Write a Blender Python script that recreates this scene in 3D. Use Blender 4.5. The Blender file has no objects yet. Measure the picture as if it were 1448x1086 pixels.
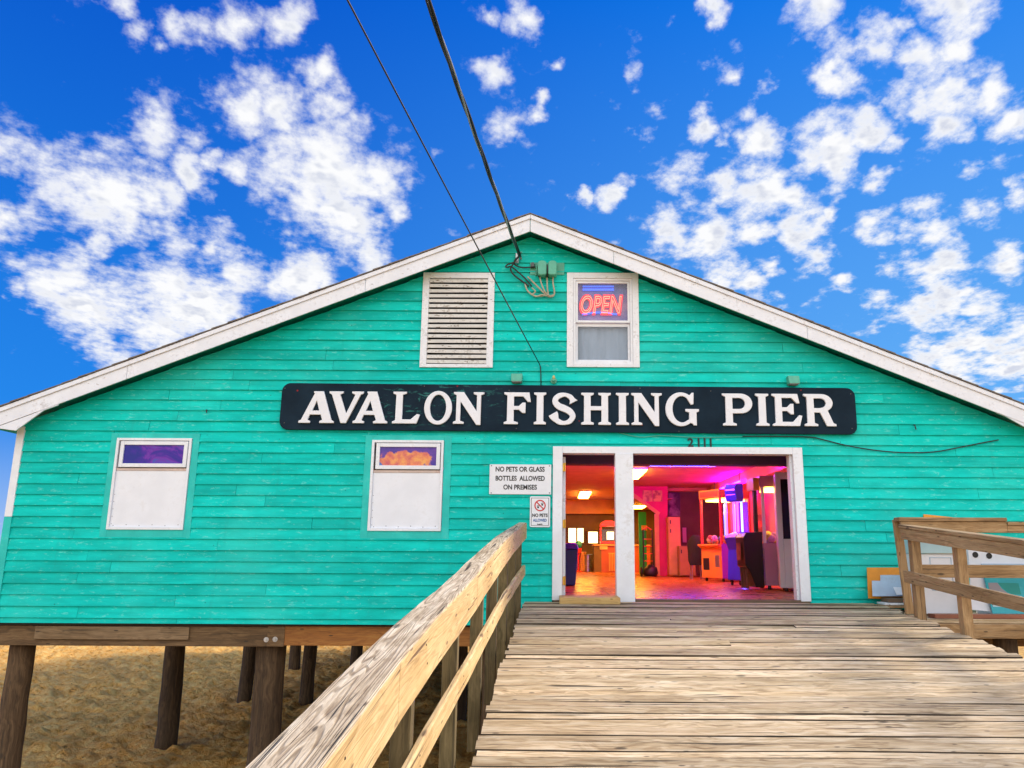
import bpy, bmesh, math, random
from mathutils import Vector, Matrix, noise as mnoise
R = math.radians
random.seed(7)
scene = bpy.context.scene
COL = scene.collection

# ------------------------------------------------------------------ camera geometry (eye at z = 0, wall at y = 0)
XP, YP, FP, PITCH, ROLL, DIST = 788.0, 543.0, 1115.0, R(12.2), R(0.3), 11.0
def ray(px, py):
    a = (px - XP) / FP; b = -(py - YP) / FP
    c, s = math.cos(ROLL), math.sin(ROLL)
    a, b = a * c - b * s, a * s + b * c
    return Vector((a, math.cos(PITCH) - b * math.sin(PITCH), math.sin(PITCH) + b * math.cos(PITCH)))
def at(px, py, y=0.0):                       # the point at depth y seen at a pixel of the photograph
    r = ray(px, py); t = (y + DIST) / r.y
    return Vector((r.x * t, y, r.z * t))
def on_z(px, py, z):
    r = ray(px, py); t = z / r.z
    return Vector((r.x * t, -DIST + r.y * t, z))

# ------------------------------------------------------------------ objects
ORG = {}
def link(o, parent=None):
    COL.objects.link(o)
    if parent is not None: o.parent = parent
    return o
def tag(o, label=None, cat=None, group=None, kind=None):
    if label: o['label'] = label
    if cat: o['category'] = cat
    if group: o['group'] = group
    if kind: o['kind'] = kind
    return o
def thing(name, label, cat, loc=(0, 0, 0), rz=0.0, group=None):
    o = bpy.data.objects.new(name, None); o.empty_display_size = 0.2
    o.location = loc; o.rotation_euler = (0, 0, rz)
    link(o); tag(o, label, cat, group)
    ORG[o.name] = Vector(loc)
    return o
def root_org(p):
    while p is not None:
        if p.name in ORG: return ORG[p.name]
        p = p.parent
    return Vector((0, 0, 0))
def copy_tree(o, parent=None):
    c = o.copy(); COL.objects.link(c)
    if parent is not None: c.parent = parent
    for k in list(o.children): copy_tree(k, c)
    return c

class MB:
    """collects shapes, builds ONE mesh object"""
    def __init__(s): s.v = []; s.f = []; s.r = []; s.g = []; s.cur = 0.5
    def add(s, vs, fs, g=None):
        n = len(s.v); s.v += [Vector(v) for v in vs]; s.g += list(g) if g else [None] * len(vs)
        for f in fs: s.f.append([n + i for i in f]); s.r.append(s.cur)
    def box(s, a, b):
        x0, y0, z0 = a; x1, y1, z1 = b
        s.hexa([(x0,y0,z0),(x1,y0,z0),(x1,y1,z0),(x0,y1,z0),(x0,y0,z1),(x1,y0,z1),(x1,y1,z1),(x0,y1,z1)]); return s
    def hexa(s, p):
        s.add(p, [(0,3,2,1),(4,5,6,7),(0,1,5,4),(1,2,6,5),(2,3,7,6),(3,0,4,7)]); return s
    def prism(s, pts, axis, lo, hi):         # pts 2-D, extruded along axis
        n = len(pts)
        def mk(p, t):
            return (t, p[0], p[1]) if axis == 'x' else (p[0], t, p[1]) if axis == 'y' else (p[0], p[1], t)
        s.add([mk(p, lo) for p in pts] + [mk(p, hi) for p in pts],
              [tuple(range(n)), tuple(range(2*n-1, n-1, -1))] + [(i, i+n, (i+1) % n + n, (i+1) % n) for i in range(n)])
        return s
    def tube(s, pts, r, seg=8, caps=True):
        pts = [Vector(p) for p in pts]; n = len(pts)
        rs = r if isinstance(r, (list, tuple)) else [r] * n
        vs = []; up = None
        for i, p in enumerate(pts):
            d = (pts[min(i+1, n-1)] - pts[max(i-1, 0)]).normalized()
            if up is None: up = d.orthogonal().normalized()
            up = (up - d * up.dot(d)).normalized(); sd = d.cross(up)
            for k in range(seg):
                t = 2 * math.pi * k / seg
                vs.append(p + (up * math.cos(t) + sd * math.sin(t)) * rs[i])
        fs = [(i*seg+k, i*seg+(k+1) % seg, (i+1)*seg+(k+1) % seg, (i+1)*seg+k) for i in range(n-1) for k in range(seg)]
        if caps: fs += [tuple(range(seg-1, -1, -1)), tuple((n-1)*seg+k for k in range(seg))]
        s.add(vs, fs); return s
    def lathe(s, c, prof, seg=20, axis='z'):
        vs = []
        for (r, h) in prof:
            for k in range(seg):
                t = 2 * math.pi * k / seg; a, b = r * math.cos(t), r * math.sin(t)
                o = (a, b, h) if axis == 'z' else (a, h, b) if axis == 'y' else (h, a, b)
                vs.append(Vector(c) + Vector(o))
        n = len(prof)
        fs = [(i*seg+k, i*seg+(k+1) % seg, (i+1)*seg+(k+1) % seg, (i+1)*seg+k) for i in range(n-1) for k in range(seg)]
        fs += [tuple(range(seg-1, -1, -1)), tuple((n-1)*seg+k for k in range(seg))]
        s.add(vs, fs); return s
    def bar(s, p, q, w, h, up=(0, 0, 1)):     # a square timber from p to q; w sideways, h along up
        p, q = Vector(p), Vector(q); d = (q - p).normalized(); up = Vector(up)
        up = (up - d * up.dot(d)).normalized(); sd = d.cross(up)
        vs = [e + sd * (i * w/2) + up * (j * h/2) for e in (p, q) for (i, j) in ((-1,-1),(1,-1),(1,1),(-1,1))]
        s.add(vs, [(0,3,2,1),(4,5,6,7),(0,1,5,4),(1,2,6,5),(2,3,7,6),(3,0,4,7)]); return s
    def frame(s, x0, x1, z0, z1, w, y0, y1, wt=None, wb=None):   # picture frame in the wall plane, butted
        wt = wt or w; wb = wb or w
        s.box((x0, y0, z0), (x0+w, y1, z1)); s.box((x1-w, y0, z0), (x1, y1, z1))
        s.box((x0+w, y0+.0015, z1-wt), (x1-w, y1, z1)); s.box((x0+w, y0+.0015, z0), (x1-w, y1, z0+wb)); return s
    def build(s, name, m, parent=None, local=False, bevel=0.0, smooth=False, seg=2):
        o0 = Vector((0, 0, 0)) if local else root_org(parent)
        me = bpy.data.meshes.new(name)
        me.from_pydata([v - o0 for v in s.v], [], s.f); me.update()
        at_ = me.attributes.new('rnd', 'FLOAT', 'FACE'); at_.data.foreach_set('value', s.r)
        ga = me.attributes.new('gco', 'FLOAT_VECTOR', 'POINT')
        ga.data.foreach_set('vector', [k for v, q in zip(s.v, s.g) for k in (Vector(q) if q else v - o0)])
        me.materials.append(m)
        b = bmesh.new(); b.from_mesh(me); bmesh.ops.recalc_face_normals(b, faces=b.faces); b.to_mesh(me); b.free()
        o = bpy.data.objects.new(name, me); link(o, parent)
        if smooth:
            for p in me.polygons: p.use_smooth = True
        if bevel:
            md = o.modifiers.new('bevel', 'BEVEL'); md.width = bevel; md.segments = seg; md.limit_method = 'ANGLE'; md.angle_limit = R(40)
            for p in me.polygons: p.use_smooth = True
            md.harden_normals = True
        return o

# ------------------------------------------------------------------ node helper
class NT:
    def __init__(s, tree): s.t = tree; s.L = tree.links
    def n(s, typ, ins=None, **props):
        nd = s.t.nodes.new(typ)
        for k, v in props.items(): setattr(nd, k, v)
        for k, v in (ins or {}).items():
            sk = nd.inputs[k]
            if isinstance(v, bpy.types.NodeSocket): s.L.new(v, sk)
            else: sk.default_value = v
        return nd
    def math(s, op, a, b=0.0, clamp=False):
        return s.n('ShaderNodeMath', {0: a, 1: b}, operation=op, use_clamp=clamp).outputs[0]
    def vmath(s, op, a, b=(0, 0, 0)):
        nd = s.n('ShaderNodeVectorMath', {0: a, 1: b}, operation=op)
        return nd.outputs['Value'] if op in ('DOT_PRODUCT', 'DISTANCE', 'LENGTH') else nd.outputs[0]
    def mapr(s, v, a, b, c=0.0, d=1.0, smooth=True):
        return s.n('ShaderNodeMapRange', {0: v, 1: a, 2: b, 3: c, 4: d}, interpolation_type='SMOOTHSTEP' if smooth else 'LINEAR').outputs[0]
    def noise(s, vec, scale, detail=4.0, rough=0.55, dist=0.0):
        return s.n('ShaderNodeTexNoise', {'Vector': vec, 'Scale': scale, 'Detail': detail, 'Roughness': rough, 'Distortion': dist}).outputs[0]
    def ramp(s, fac, stops):
        nd = s.n('ShaderNodeValToRGB', {0: fac}); e = nd.color_ramp.elements
        while len(e) < len(stops): e.new(0.5)
        for el, (p, c) in zip(e, stops): el.position = p; el.color = (*c, 1)
        return nd.outputs[0]
    def mix(s, f, a, b, mode='MIX'):
        nd = s.n('ShaderNodeMix', data_type='RGBA', blend_type=mode)
        for i, v in ((0, f), (6, a), (7, b)):
            if isinstance(v, bpy.types.NodeSocket): s.L.new(v, nd.inputs[i])
            else: nd.inputs[i].default_value = (*v, 1) if isinstance(v, tuple) and len(v) == 3 else v
        return nd.outputs[2]
    def mapping(s, vec, scale=(1, 1, 1), loc=(0, 0, 0), rot=(0, 0, 0)):
        return s.n('ShaderNodeMapping', {'Vector': vec, 'Scale': scale, 'Location': loc, 'Rotation': rot}).outputs[0]
    def hsv(s, col, val):
        return s.n('ShaderNodeHueSaturation', {'Color': col, 'Value': val}).outputs[0]
def newmat(name):
    m = bpy.data.materials.new(name); m.use_nodes = True
    t = NT(m.node_tree); b = m.node_tree.nodes['Principled BSDF']
    return m, t, b
def obco(t): return t.n('ShaderNodeTexCoord').outputs['Object']
def gco(t): return t.n('ShaderNodeAttribute', attribute_name='gco').outputs['Vector']
def attr(t): return t.n('ShaderNodeAttribute', attribute_name='rnd').outputs['Fac']
def setbump(t, b, h, dist, strength=1.0):
    bp = t.n('ShaderNodeBump', {'Height': h, 'Distance': dist, 'Strength': strength}); t.L.new(bp.outputs[0], b.inputs['Normal'])

def wood(name, cols, axis='x', freq=1.0, rough=0.8, knots=True, crack=0.5, bump=0.004, island=True, dark=(.03,.022,.014), rings=.35, vr=(.76, 1.2)):
    """weathered timber: grain along axis, drying cracks, knots, board-to-board variation"""
    m, t, b = newmat(name)
    rnd = t.n('ShaderNodeNewGeometry').outputs['Random Per Island'] if island == 'geo' else attr(t)
    off = t.math('MULTIPLY', rnd, 37.0)
    co = t.vmath('ADD', gco(t), t.n('ShaderNodeCombineXYZ', {0: off, 1: off, 2: off}).outputs[0])
    lo, hi = 0.55 * freq, 14.0 * freq
    sc = {'x': (lo, hi, hi), 'y': (hi, lo, hi), 'z': (hi, hi, lo)}[axis]
    warp = t.noise(co, 2.2 * freq, 2.0)
    wv = t.vmath('ADD', t.mapping(co, sc), t.n('ShaderNodeCombineXYZ', {i: t.math('MULTIPLY', warp, 2.6) for i in range(3)}).outputs[0])
    g = t.noise(wv, 1.6, 6.0, 0.62)
    fine = t.noise(t.mapping(co, tuple(k * 4.0 for k in sc)), 1.5, 4.0, 0.7)
    big = t.noise(co, 1.3 * freq, 3.0)
    f = t.math('ADD', t.math('MULTIPLY', g, 0.62), t.math('MULTIPLY', fine, 0.38))
    col = t.ramp(f, [(0.32, cols[0]), (0.48, cols[1]), (0.66, cols[2])])
    col = t.mix(t.mapr(big, .35, .7), col, t.mix(1.0, col, (.78, .74, .66), 'MULTIPLY'))
    rn = t.noise(t.mapping(co, tuple(k * .40 if k > lo else k * .55 for k in sc)), 1.2, 2.5, .5, .25)
    rl = t.math('SINE', t.math('MULTIPLY', rn, 170.0))
    rmask = t.math('MULTIPLY', t.mapr(rl, .25, .95), t.mapr(fine, .35, .6, .4, 1.0))
    col = t.mix(t.math('MULTIPLY', rmask, rings), col, t.mix(1.0, col, (.42, .36, .30), 'MULTIPLY'))
    ck = t.noise(t.mapping(co, tuple(k * 2.3 if k > lo else k * 1.6 for k in sc)), 1.4, 3.0, 0.5, 0.4)
    ckm = t.mapr(ck, 0.30, 0.38, crack, 0.0)
    col = t.mix(ckm, col, dark)
    if knots:
        vo = t.n('ShaderNodeTexVoronoi', {'Vector': t.mapping(co, {'x': (1.1, 3.4, 3.4), 'y': (3.4, 1.1, 3.4), 'z': (3.4, 3.4, 1.1)}[axis]), 'Scale': 1.9 * freq}).outputs[0]
        col = t.mix(t.mapr(vo, .05, .12, .75, 0.0), col, dark)
        nh = t.n('ShaderNodeTexVoronoi', {'Vector': t.mapping(co, {'x': (.28, 1, 1), 'y': (1, .28, 1), 'z': (1, 1, .28)}[axis]), 'Scale': 15.0 * freq}).outputs[0]
        col = t.mix(t.mapr(nh, .07, .13, .8, 0.0), col, dark)
    col = t.hsv(col, t.mapr(rnd, 0, 1, vr[0], vr[1], False))
    t.L.new(col, b.inputs['Base Color']); b.inputs['Roughness'].default_value = rough
    h = t.math('SUBTRACT', t.math('SUBTRACT', f, t.math('MULTIPLY', ckm, 0.9)), t.math('MULTIPLY', rmask, .25)); setbump(t, b, h, bump)
    return m

def paint(name, col, rough=0.5, var=0.12, dirt=(.25,.2,.15), dirt_amt=0.0, scale=3.0, metal=0.0, peel=None, bump=0.0008, axis=None):
    m, t, b = newmat(name); co = obco(t)
    if axis: co = t.mapping(co, axis)
    n1 = t.noise(co, scale, 5.0); n2 = t.noise(co, scale * 6, 4.0, .65)
    c = t.hsv(t.n('ShaderNodeRGB').outputs[0], t.mapr(n1, .3, .7, 1 - var, 1 + var * .6))
    t.t.nodes['RGB'].outputs[0].default_value = (*col, 1)
    if dirt_amt: c = t.mix(t.mapr(t.math('ADD', t.math('MULTIPLY', n1, .5), t.math('MULTIPLY', n2, .5)), .52, .68, 0, dirt_amt), c, dirt)
    if peel:
        pn = t.noise(t.mapping(co, (1.2, 4, 5)), scale * 2.2, 6.0, .7)
        pm = t.mapr(pn, peel[1], peel[1] + .03); c = t.mix(pm, c, peel[0])
    t.L.new(c, b.inputs['Base Color']); b.inputs['Roughness'].default_value = rough; b.inputs['Metallic'].default_value = metal
    setbump(t, b, n2, bump)
    return m
def glow(name, col, strength, base=None):
    m, t, b = newmat(name)
    b.inputs['Base Color'].default_value = (*(base or col), 1)
    b.inputs['Emission Color'].default_value = (*col, 1); b.inputs['Emission Strength'].default_value = strength
    return m
def glassy(name, tint=(1, 1, 1), rough=0.03, mix=0.75):
    m = bpy.data.materials.new(name); m.use_nodes = True; t = NT(m.node_tree)
    m.node_tree.nodes.clear()
    fc = t.n('ShaderNodeLayerWeight', {0: .5}).outputs['Facing']
    fr = t.math('ADD', t.math('MULTIPLY', t.math('POWER', fc, 5.0), .9), .04)
    tr = t.n('ShaderNodeBsdfTransparent', {'Color': (*tint, 1)}).outputs[0]
    gl = t.n('ShaderNodeBsdfGlossy', {'Roughness': rough}).outputs[0]
    mx = t.n('ShaderNodeMixShader', {0: fr, 1: tr, 2: gl}).outputs[0]
    t.L.new(mx, t.n('ShaderNodeOutputMaterial').inputs[0]); return m
# ------------------------------------------------------------------ materials
def siding_mat():
    m, t, b = newmat('turquoise_clapboard'); co = obco(t); rnd = attr(t)
    off = t.math('MULTIPLY', rnd, 23.0)
    cj = t.vmath('ADD', co, t.n('ShaderNodeCombineXYZ', {0: off, 2: off}).outputs[0])
    n1 = t.noise(t.mapping(cj, (1.0, 4, 4.5)), 1.7, 5.0, .6)
    n2 = t.noise(t.mapping(cj, (1.6, 5, 5)), 5.0, 5.0, .7)
    c = t.ramp(n1, [(.25, (.000, .405, .350)), (.5, (.000, .525, .462)), (.75, (.004, .650, .575))])
    n0 = t.noise(co, .7, 4.0, .6)
    c = t.mix(t.mapr(n0, .45, .70, 0, .30), c, (.06, .66, .56))                 # sun-faded areas
    c = t.mix(t.mapr(n2, .57, .70, 0, .50), c, (.20, .70, .62))                 # chalky scuffs
    sc = t.noise(t.mapping(cj, (9, 9, 9), rot=(0, R(38), 0)), 2.0, 5.0, .75)
    c = t.mix(t.mapr(sc, .655, .70, 0, .6), c, (.30, .70, .60))
    gr = t.noise(t.mapping(cj, (.8, 6, 30)), 2.0, 4.0)
    c = t.mix(t.mapr(gr, .56, .72, 0, .35), c, (.000, .30, .24))                 # darker worn streaks
    vo = t.n('ShaderNodeTexVoronoi', {'Vector': t.mapping(cj, (2.2, 2.2, 2.6)), 'Scale': 2.0}).outputs[0]
    c = t.mix(t.mapr(vo, .025, .045, .8, 0), c, (.01, .07, .06))                 # nail heads, chips
    st = t.noise(t.mapping(co, (7, 7, .45)), 1.3, 4.0, .6)
    c = t.mix(t.mapr(st, .56, .74, 0, .22), c, (.02, .30, .26))                  # rain streaks
    c = t.hsv(c, t.mapr(rnd, 0, 1, .88, 1.10, False))
    t.L.new(c, b.inputs['Base Color']); b.inputs['Roughness'].default_value = .7; b.inputs['Specular IOR Level'].default_value = .15
    setbump(t, b, t.math('ADD', gr, n2), .0016)
    return m
M = {}
M['siding'] = siding_mat()
M['teal_trim'] = paint('turquoise_trim', (.001, .53, .475), .55, .12, (.2, .6, .5), .25, 4.0)
M['teal_box'] = paint('pale_green_paint', (.10, .42, .30), .5, .12, (.05, .2, .1), .35, 9.0)
M['white'] = paint('white_paint', (.77, .80, .85), .5, .06, (.42, .38, .32), .30, 4.0)
M['white_clean'] = paint('white_panel', (.77, .80, .86), .45, .05, (.5, .48, .45), .18, 3.0)
M['white_worn'] = paint('worn_white_paint', (.76, .79, .84), .6, .08, (.25, .22, .18), .4, 5.0, peel=((.16, .12, .09), .63), bump=.002)
M['louver'] = paint('peeling_louver_paint', (.66, .66, .64), .7, .12, (.26, .22, .17), .6, 4.0, peel=((.17, .12, .085), .60), bump=.002)
M['white_rake'] = paint('weathered_white_fascia', (.76, .80, .87), .6, .07, (.30, .27, .25), .40, 3.5, peel=((.22, .17, .15), .66), bump=.002)
M['sign'] = None
def sign_mat():
    m, t, b = newmat('dark_navy_signboard'); co = obco(t)
    n = t.noise(co, 2.0, 5.0)
    c = t.ramp(n, [(.3, (.005, .013, .024)), (.7, (.011, .027, .046))])
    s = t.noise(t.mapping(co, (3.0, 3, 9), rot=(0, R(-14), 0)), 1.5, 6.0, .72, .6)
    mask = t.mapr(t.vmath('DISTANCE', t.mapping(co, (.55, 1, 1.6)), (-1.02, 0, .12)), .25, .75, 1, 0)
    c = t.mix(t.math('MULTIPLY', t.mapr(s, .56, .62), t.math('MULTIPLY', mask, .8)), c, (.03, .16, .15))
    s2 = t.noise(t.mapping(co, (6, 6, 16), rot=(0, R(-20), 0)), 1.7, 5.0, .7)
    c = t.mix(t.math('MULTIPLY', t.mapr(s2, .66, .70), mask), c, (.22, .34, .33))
    r = t.n('ShaderNodeTexVoronoi', {'Vector': co, 'Scale': 3.1}).outputs[0]
    c = t.mix(t.mapr(r, .03, .05, .8, 0), c, (.30, .02, .02))
    t.L.new(c, b.inputs['Base Color']); b.inputs['Roughness'].default_value = .55; b.inputs['Specular IOR Level'].default_value = .08
    setbump(t, b, s, .002); return m
M['sign'] = sign_mat()
M['letter'] = paint('white_letter_paint', (.78, .80, .85), .45, .05, (.45, .42, .4), .25, 7.0)
M['black_text'] = paint('black_lettering', (.012, .013, .016), .6, .2)
M['dark_text'] = paint('dark_green_numerals', (.008, .03, .028), .6, .3)
M['red'] = paint('red_print', (.55, .012, .012), .5, .1)
M['blue_text'] = paint('blue_print', (.03, .12, .35), .5, .1)
M['plate'] = paint('white_sign_plate', (.74, .77, .82), .42, .05, (.4, .38, .35), .25, 8.0)
M['screw'] = paint('dark_screw_metal', (.10, .10, .10), .4, .2, metal=.8)
M['steel'] = paint('galvanised_steel', (.45, .46, .47), .38, .15, metal=.9, scale=8)
M['black'] = paint('black_rubber', (.012, .012, .013), .5, .2)
M['cable'] = paint('cable_jacket', (.014, .015, .017), .45, .25)
M['cable_bare'] = paint('bare_cable_strand', (.34, .35, .35), .35, .25, metal=.6)
M['cable_beige'] = paint('beige_cable', (.42, .38, .28), .5, .15)
M['shingle'] = paint('asphalt_shingle', (.17, .145, .125), .9, .35, scale=14, bump=.004)
M['deck'] = wood('weathered_deck_board', [(.30, .185, .085), (.74, .555, .335), (.97, .82, .59)], 'x', 1.0, .8, crack=.9, bump=.008, rings=.5, vr=(.60, 1.18))
M['rail_top'] = wood('grey_split_rail_top', [(.20, .125, .06), (.62, .49, .33), (.90, .79, .60)], 'y', .9, .8, crack=.95, bump=.010, rings=.85)
M['rail_face'] = wood('yellow_pine_rail_face', [(.52, .33, .13), (.74, .52, .25), (.85, .66, .36)], 'y', .8, .7, crack=.85, bump=.005, dark=(.10, .05, .02))
M['post'] = wood('green_stained_post', [(.06, .045, .016), (.13, .098, .038), (.22, .165, .075)], 'z', 1.0, .8, crack=.5)
M['rail_brown'] = wood('brown_rail_board', [(.21, .13, .058), (.39, .26, .13), (.55, .40, .22)], 'y', 1.0, .75, crack=.6)
M['rail_brown_x'] = wood('brown_rail_crosspiece', [(.19, .11, .05), (.35, .22, .10), (.50, .35, .19)], 'x', 1.0, .75, crack=.6)
M['post_brown'] = wood('brown_post', [(.21, .125, .055), (.37, .235, .11), (.52, .36, .19)], 'z', 1.0, .75, crack=.55)
M['girder'] = wood('old_brown_girder', [(.055, .032, .012), (.15, .085, .035), (.27, .165, .075)], 'x', .8, .8, crack=.7)
M['girder_new'] = wood('orange_girder_board', [(.24, .085, .018), (.42, .16, .03), (.55, .25, .055)], 'x', .8, .75, crack=.5)
M['girder_grey'] = wood('grey_girder_patch', [(.13, .08, .04), (.27, .175, .09), (.40, .27, .15)], 'x', .8, .8, crack=.5)
M['pile'] = wood('tarred_timber_pile', [(.028, .015, .006), (.085, .048, .021), (.18, .108, .052)], 'z', .9, .85, crack=.7)
M['step'] = wood('new_yellow_pine', [(.50, .30, .09), (.62, .40, .14), (.70, .49, .20)], 'x', 1.2, .6, crack=.15)
M['joist'] = paint('dark_joist', (.03, .02, .012), .9, .3)
M['inner'] = paint('inner_wall_paint', (.62, .58, .55), .7, .1)
M['orange_ply'] = paint('orange_plywood', (.72, .27, .015), .6, .12, (.4, .15, .02), .3, 5)
M['blue_ply'] = paint('pale_blue_sheet', (.40, .53, .66), .5, .1, (.25, .3, .35), .3, 5)
M['brown_ply'] = paint('brown_sheet', (.14, .085, .05), .7, .2)
M['aqua'] = paint('aqua_board', (.02, .42, .50), .45, .1, (.2, .5, .5), .3, 4)
M['aqua_pale'] = paint('pale_aqua_board', (.42, .64, .70), .45, .08)
M['grey_panel'] = paint('grey_panel', (.30, .29, .32), .5, .1)

def sand_mat():
    m, t, b = newmat('beach_sand'); co = obco(t)
    n1 = t.noise(co, .8, 5.0); n2 = t.noise(co, 7.0, 6.0, .65); n3 = t.noise(co, 60.0, 3.0, .7)
    c = t.ramp(n2, [(.28, (.34, .145, .03)), (.42, (.92, .465, .115)), (.62, (1.0, .68, .26))])
    c = t.mix(t.mapr(n1, .4, .7, 0, .4), c, (.52, .30, .11))
    sp = t.n('ShaderNodeTexVoronoi', {'Vector': co, 'Scale': 5.0}).outputs[0]
    c = t.mix(t.mapr(sp, .05, .08, .8, 0), c, (.06, .035, .015))
    t.L.new(c, b.inputs['Base Color']); b.inputs['Roughness'].default_value = .95; b.inputs['Specular IOR Level'].default_value = .1
    setbump(t, b, t.math('ADD', t.math('MULTIPLY', n2, .8), t.math('MULTIPLY', n3, .2)), .22)
    return m
M['sand'] = sand_mat()
def sea_mat():
    m, t, b = newmat('sea_water'); co = obco(t)
    b.inputs['Base Color'].default_value = (.02, .10, .13, 1); b.inputs['Roughness'].default_value = .12
    setbump(t, b, t.noise(t.mapping(co, (.3, 1, 1)), .6, 6.0), .15); return m
M['sea'] = sea_mat()

# ------------------------------------------------------------------ ground
def ground():
    xs = [-400, -200, -90, -45, -26] + [-20 + .09 * i for i in range(250)] + [4, 6, 9, 14, 25, 60, 150, 400]
    ys = [-400, -150, -60, -25, -10, -6] + [-3 + .09 * i for i in range(335)] + [29, 33, 40, 52, 70, 100]
    vs = []
    for y in ys:
        for x in xs:
            z = -3.25
            if -20 <= x <= 2.6 and -3 <= y <= 27.2:
                p = Vector((x * 1.9, y * 1.9, 3.1))
                z += .06 * mnoise.noise(p) + .11 * mnoise.noise(p * 1.6) + .10 * mnoise.noise(p * 2.9 + Vector((5, 2, 0))) + .03 * mnoise.noise(p * 5.0)
                z += .12 * mnoise.noise(Vector((x * .25, y * .25, 0)))
            vs.append((x, y, z))
    w = len(xs); fs = [(j*w+i, j*w+i+1, (j+1)*w+i+1, (j+1)*w+i) for j in range(len(ys)-1) for i in range(w-1)]
    mb = MB(); mb.add(vs, fs); o = mb.build('sand', M['sand'], smooth=True); tag(o, kind='structure')
    mb = MB(); mb.add([(-3000, 98, -3.6), (3000, 98, -3.6), (3000, 6000, -3.6), (-3000, 6000, -3.6)], [(0, 1, 2, 3)])
    tag(mb.build('sea', M['sea']), kind='structure')
ground()

# ------------------------------------------------------------------ the pier house
XL, XR, XA = -7.55, 6.72, -.405                # wall corners, ridge line
YF, YB = 0.0, 18.32
SL, SR = .3985, .407                           # roof slopes left / right
ZR = 4.85                                      # top of the roof at the ridge, on the rake plane
ROOF_T = .30                                   # wall top lies this far below the roof top
def roof_z(x): return ZR - (SL * (XA - x) if x < XA else SR * (x - XA))
def wall_top(x): return roof_z(x) - ROOF_T + .06
ZB = -.93                                      # bottom edge of the siding
FLOOR = -.585
house = thing('pier_house', 'turquoise clapboard pier house on timber piles with white gable trim', 'building', (XA, 0, ZB))
# openings: casing outer rectangles x0, x1, z0, z1
W1 = (-6.16, -5.11, .303, 1.565); W2 = (-2.587, -1.583, .303, 1.555)
CW1 = (-6.25, -5.01, .20, 1.635); CW2 = (-2.685, -1.475, .20, 1.625)
LV = (-1.97, -.924, 2.604, 4.032); G2 = (.135, 1.178, 2.62, 4.043)
DR = (-.055, 3.425, -1.2, 1.478)
OPEN_ = [CW1, CW2, LV, G2, DR]
def spans(z0, z1):
    """free x-intervals of the wall between heights z0 and z1 (no opening edge inside the band)"""
    zm = (z0 + z1) / 2; cuts = [(XL, XR)]
    for (a, b, c, d) in OPEN_:
        if c < zm < d:
            cuts = [s for (p, q) in cuts for s in ((p, min(q, a)), (max(p, b), q)) if s[1] - s[0] > .004]
    return cuts
def clip_trap(x0, x1, z0, z1):
    """polygon of the band piece, clipped under the roof line"""
    poly = [(x0, z0), (x1, z0), (x1, z1), (x0, z1)]
    for side in (0, 1):
        def inside(p):
            top = (ZR - ROOF_T + .06) - (SL * (XA - p[0]) if side == 0 else SR * (p[0] - XA)); return top - p[1]
        out = []
        for i in range(len(poly)):
            p, q = poly[i], poly[(i+1) % len(poly)]; a, b = inside(p), inside(q)
            if a >= 0: out.append(p)
            if (a >= 0) != (b >= 0):
                t = a / (a - b); out.append((p[0] + (q[0]-p[0]) * t, p[1] + (q[1]-p[1]) * t))
        poly = out
        if len(poly) < 3: return None
    return poly
def zbreaks(lo, hi):
    z = {lo, hi}
    for o in OPEN_:
        for k in (o[2], o[3]):
            if lo + .004 < k < hi - .004: z.add(k)
    return sorted(z)
# structural wall behind the boards
mb = MB(); zb = zbreaks(ZB + .002, 4.65)
for a, b in zip(zb, zb[1:]):
    for (p, q) in spans(a, b):
        poly = clip_trap(p, q, a, b)
        if poly: mb.prism(poly, 'y', .004, .13)
mb.build('front_wall', M['teal_trim'], house)
# clapboards
EXP_ = .1487
Z0ROW = at(150, 857.1).z
rng = random.Random(11)
mb = MB(); k0 = int(math.floor((ZB - Z0ROW) / EXP_))
for k in range(k0, k0 + 42):
    a, b = Z0ROW + k * EXP_, Z0ROW + (k + 1) * EXP_
    lo, hi = max(a, ZB), b
    if lo > 4.65: break
    joints = []; x = XL + rng.uniform(.8, 4.5)
    while x < XR: joints.append(x); x += rng.uniform(3.4, 7.0)
    vals = [rng.random() for _ in range(len(joints) + 1)]; lift = [rng.uniform(-.003, .003) for _ in vals]
    bow = [rng.uniform(-.0035, .0035) for _ in vals]
    for c, d in zip(zbreaks(lo, hi), zbreaks(lo, hi)[1:]):
        for (p, q) in spans(c, d):
            edges = [p] + [j for j in joints if p + .1 < j < q - .1] + [q]
            for e0, e1 in zip(edges, edges[1:]):
                i = sum(1 for j in joints if j < (e0 + e1) / 2); mb.cur = vals[i]
                g0 = e0 + (.0022 if e0 != p else 0); g1 = e1 - (.0022 if e1 != q else 0)
                n = max(1, int((g1 - g0) / .6))
                # clip as one polygon, then give the board its lap
                poly = clip_trap(g0, g1, c, d)
                if not poly: continue
                def yy(z): return -(.029 + lift[i] - (z - a) / EXP_ * .024)
                def zz(x, z): return z + (bow[i] * math.sin(x * 2.1 + vals[i] * 9) if abs(z - a) < 1e-6 else 0)
                nv = len(poly)
                front = [(x, yy(z), zz(x, z)) for (x, z) in poly]; back = [(x, .0035, zz(x, z)) for (x, z) in poly]
                mb.add(front + back, [tuple(range(nv))] + [(j, j + nv, (j+1) % nv + nv, (j+1) % nv) for j in range(nv)])
mb.build('clapboard_siding', M['siding'], house)
# corner boards: white above, turquoise below
for (x0, x1) in ((XL - .03, XL + .075), (XR - .075, XR + .03)):
    zt = min(wall_top(x0), wall_top(x1)) - .03
    MB().box((x0, -.034, .47), (x1, .10, zt)).build('corner_board', M['white'], house, bevel=.004)
    MB().box((x0, -.034, ZB - .005), (x1, .10, .468)).build('corner_board', M['teal_trim'], house, bevel=.004)
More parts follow.
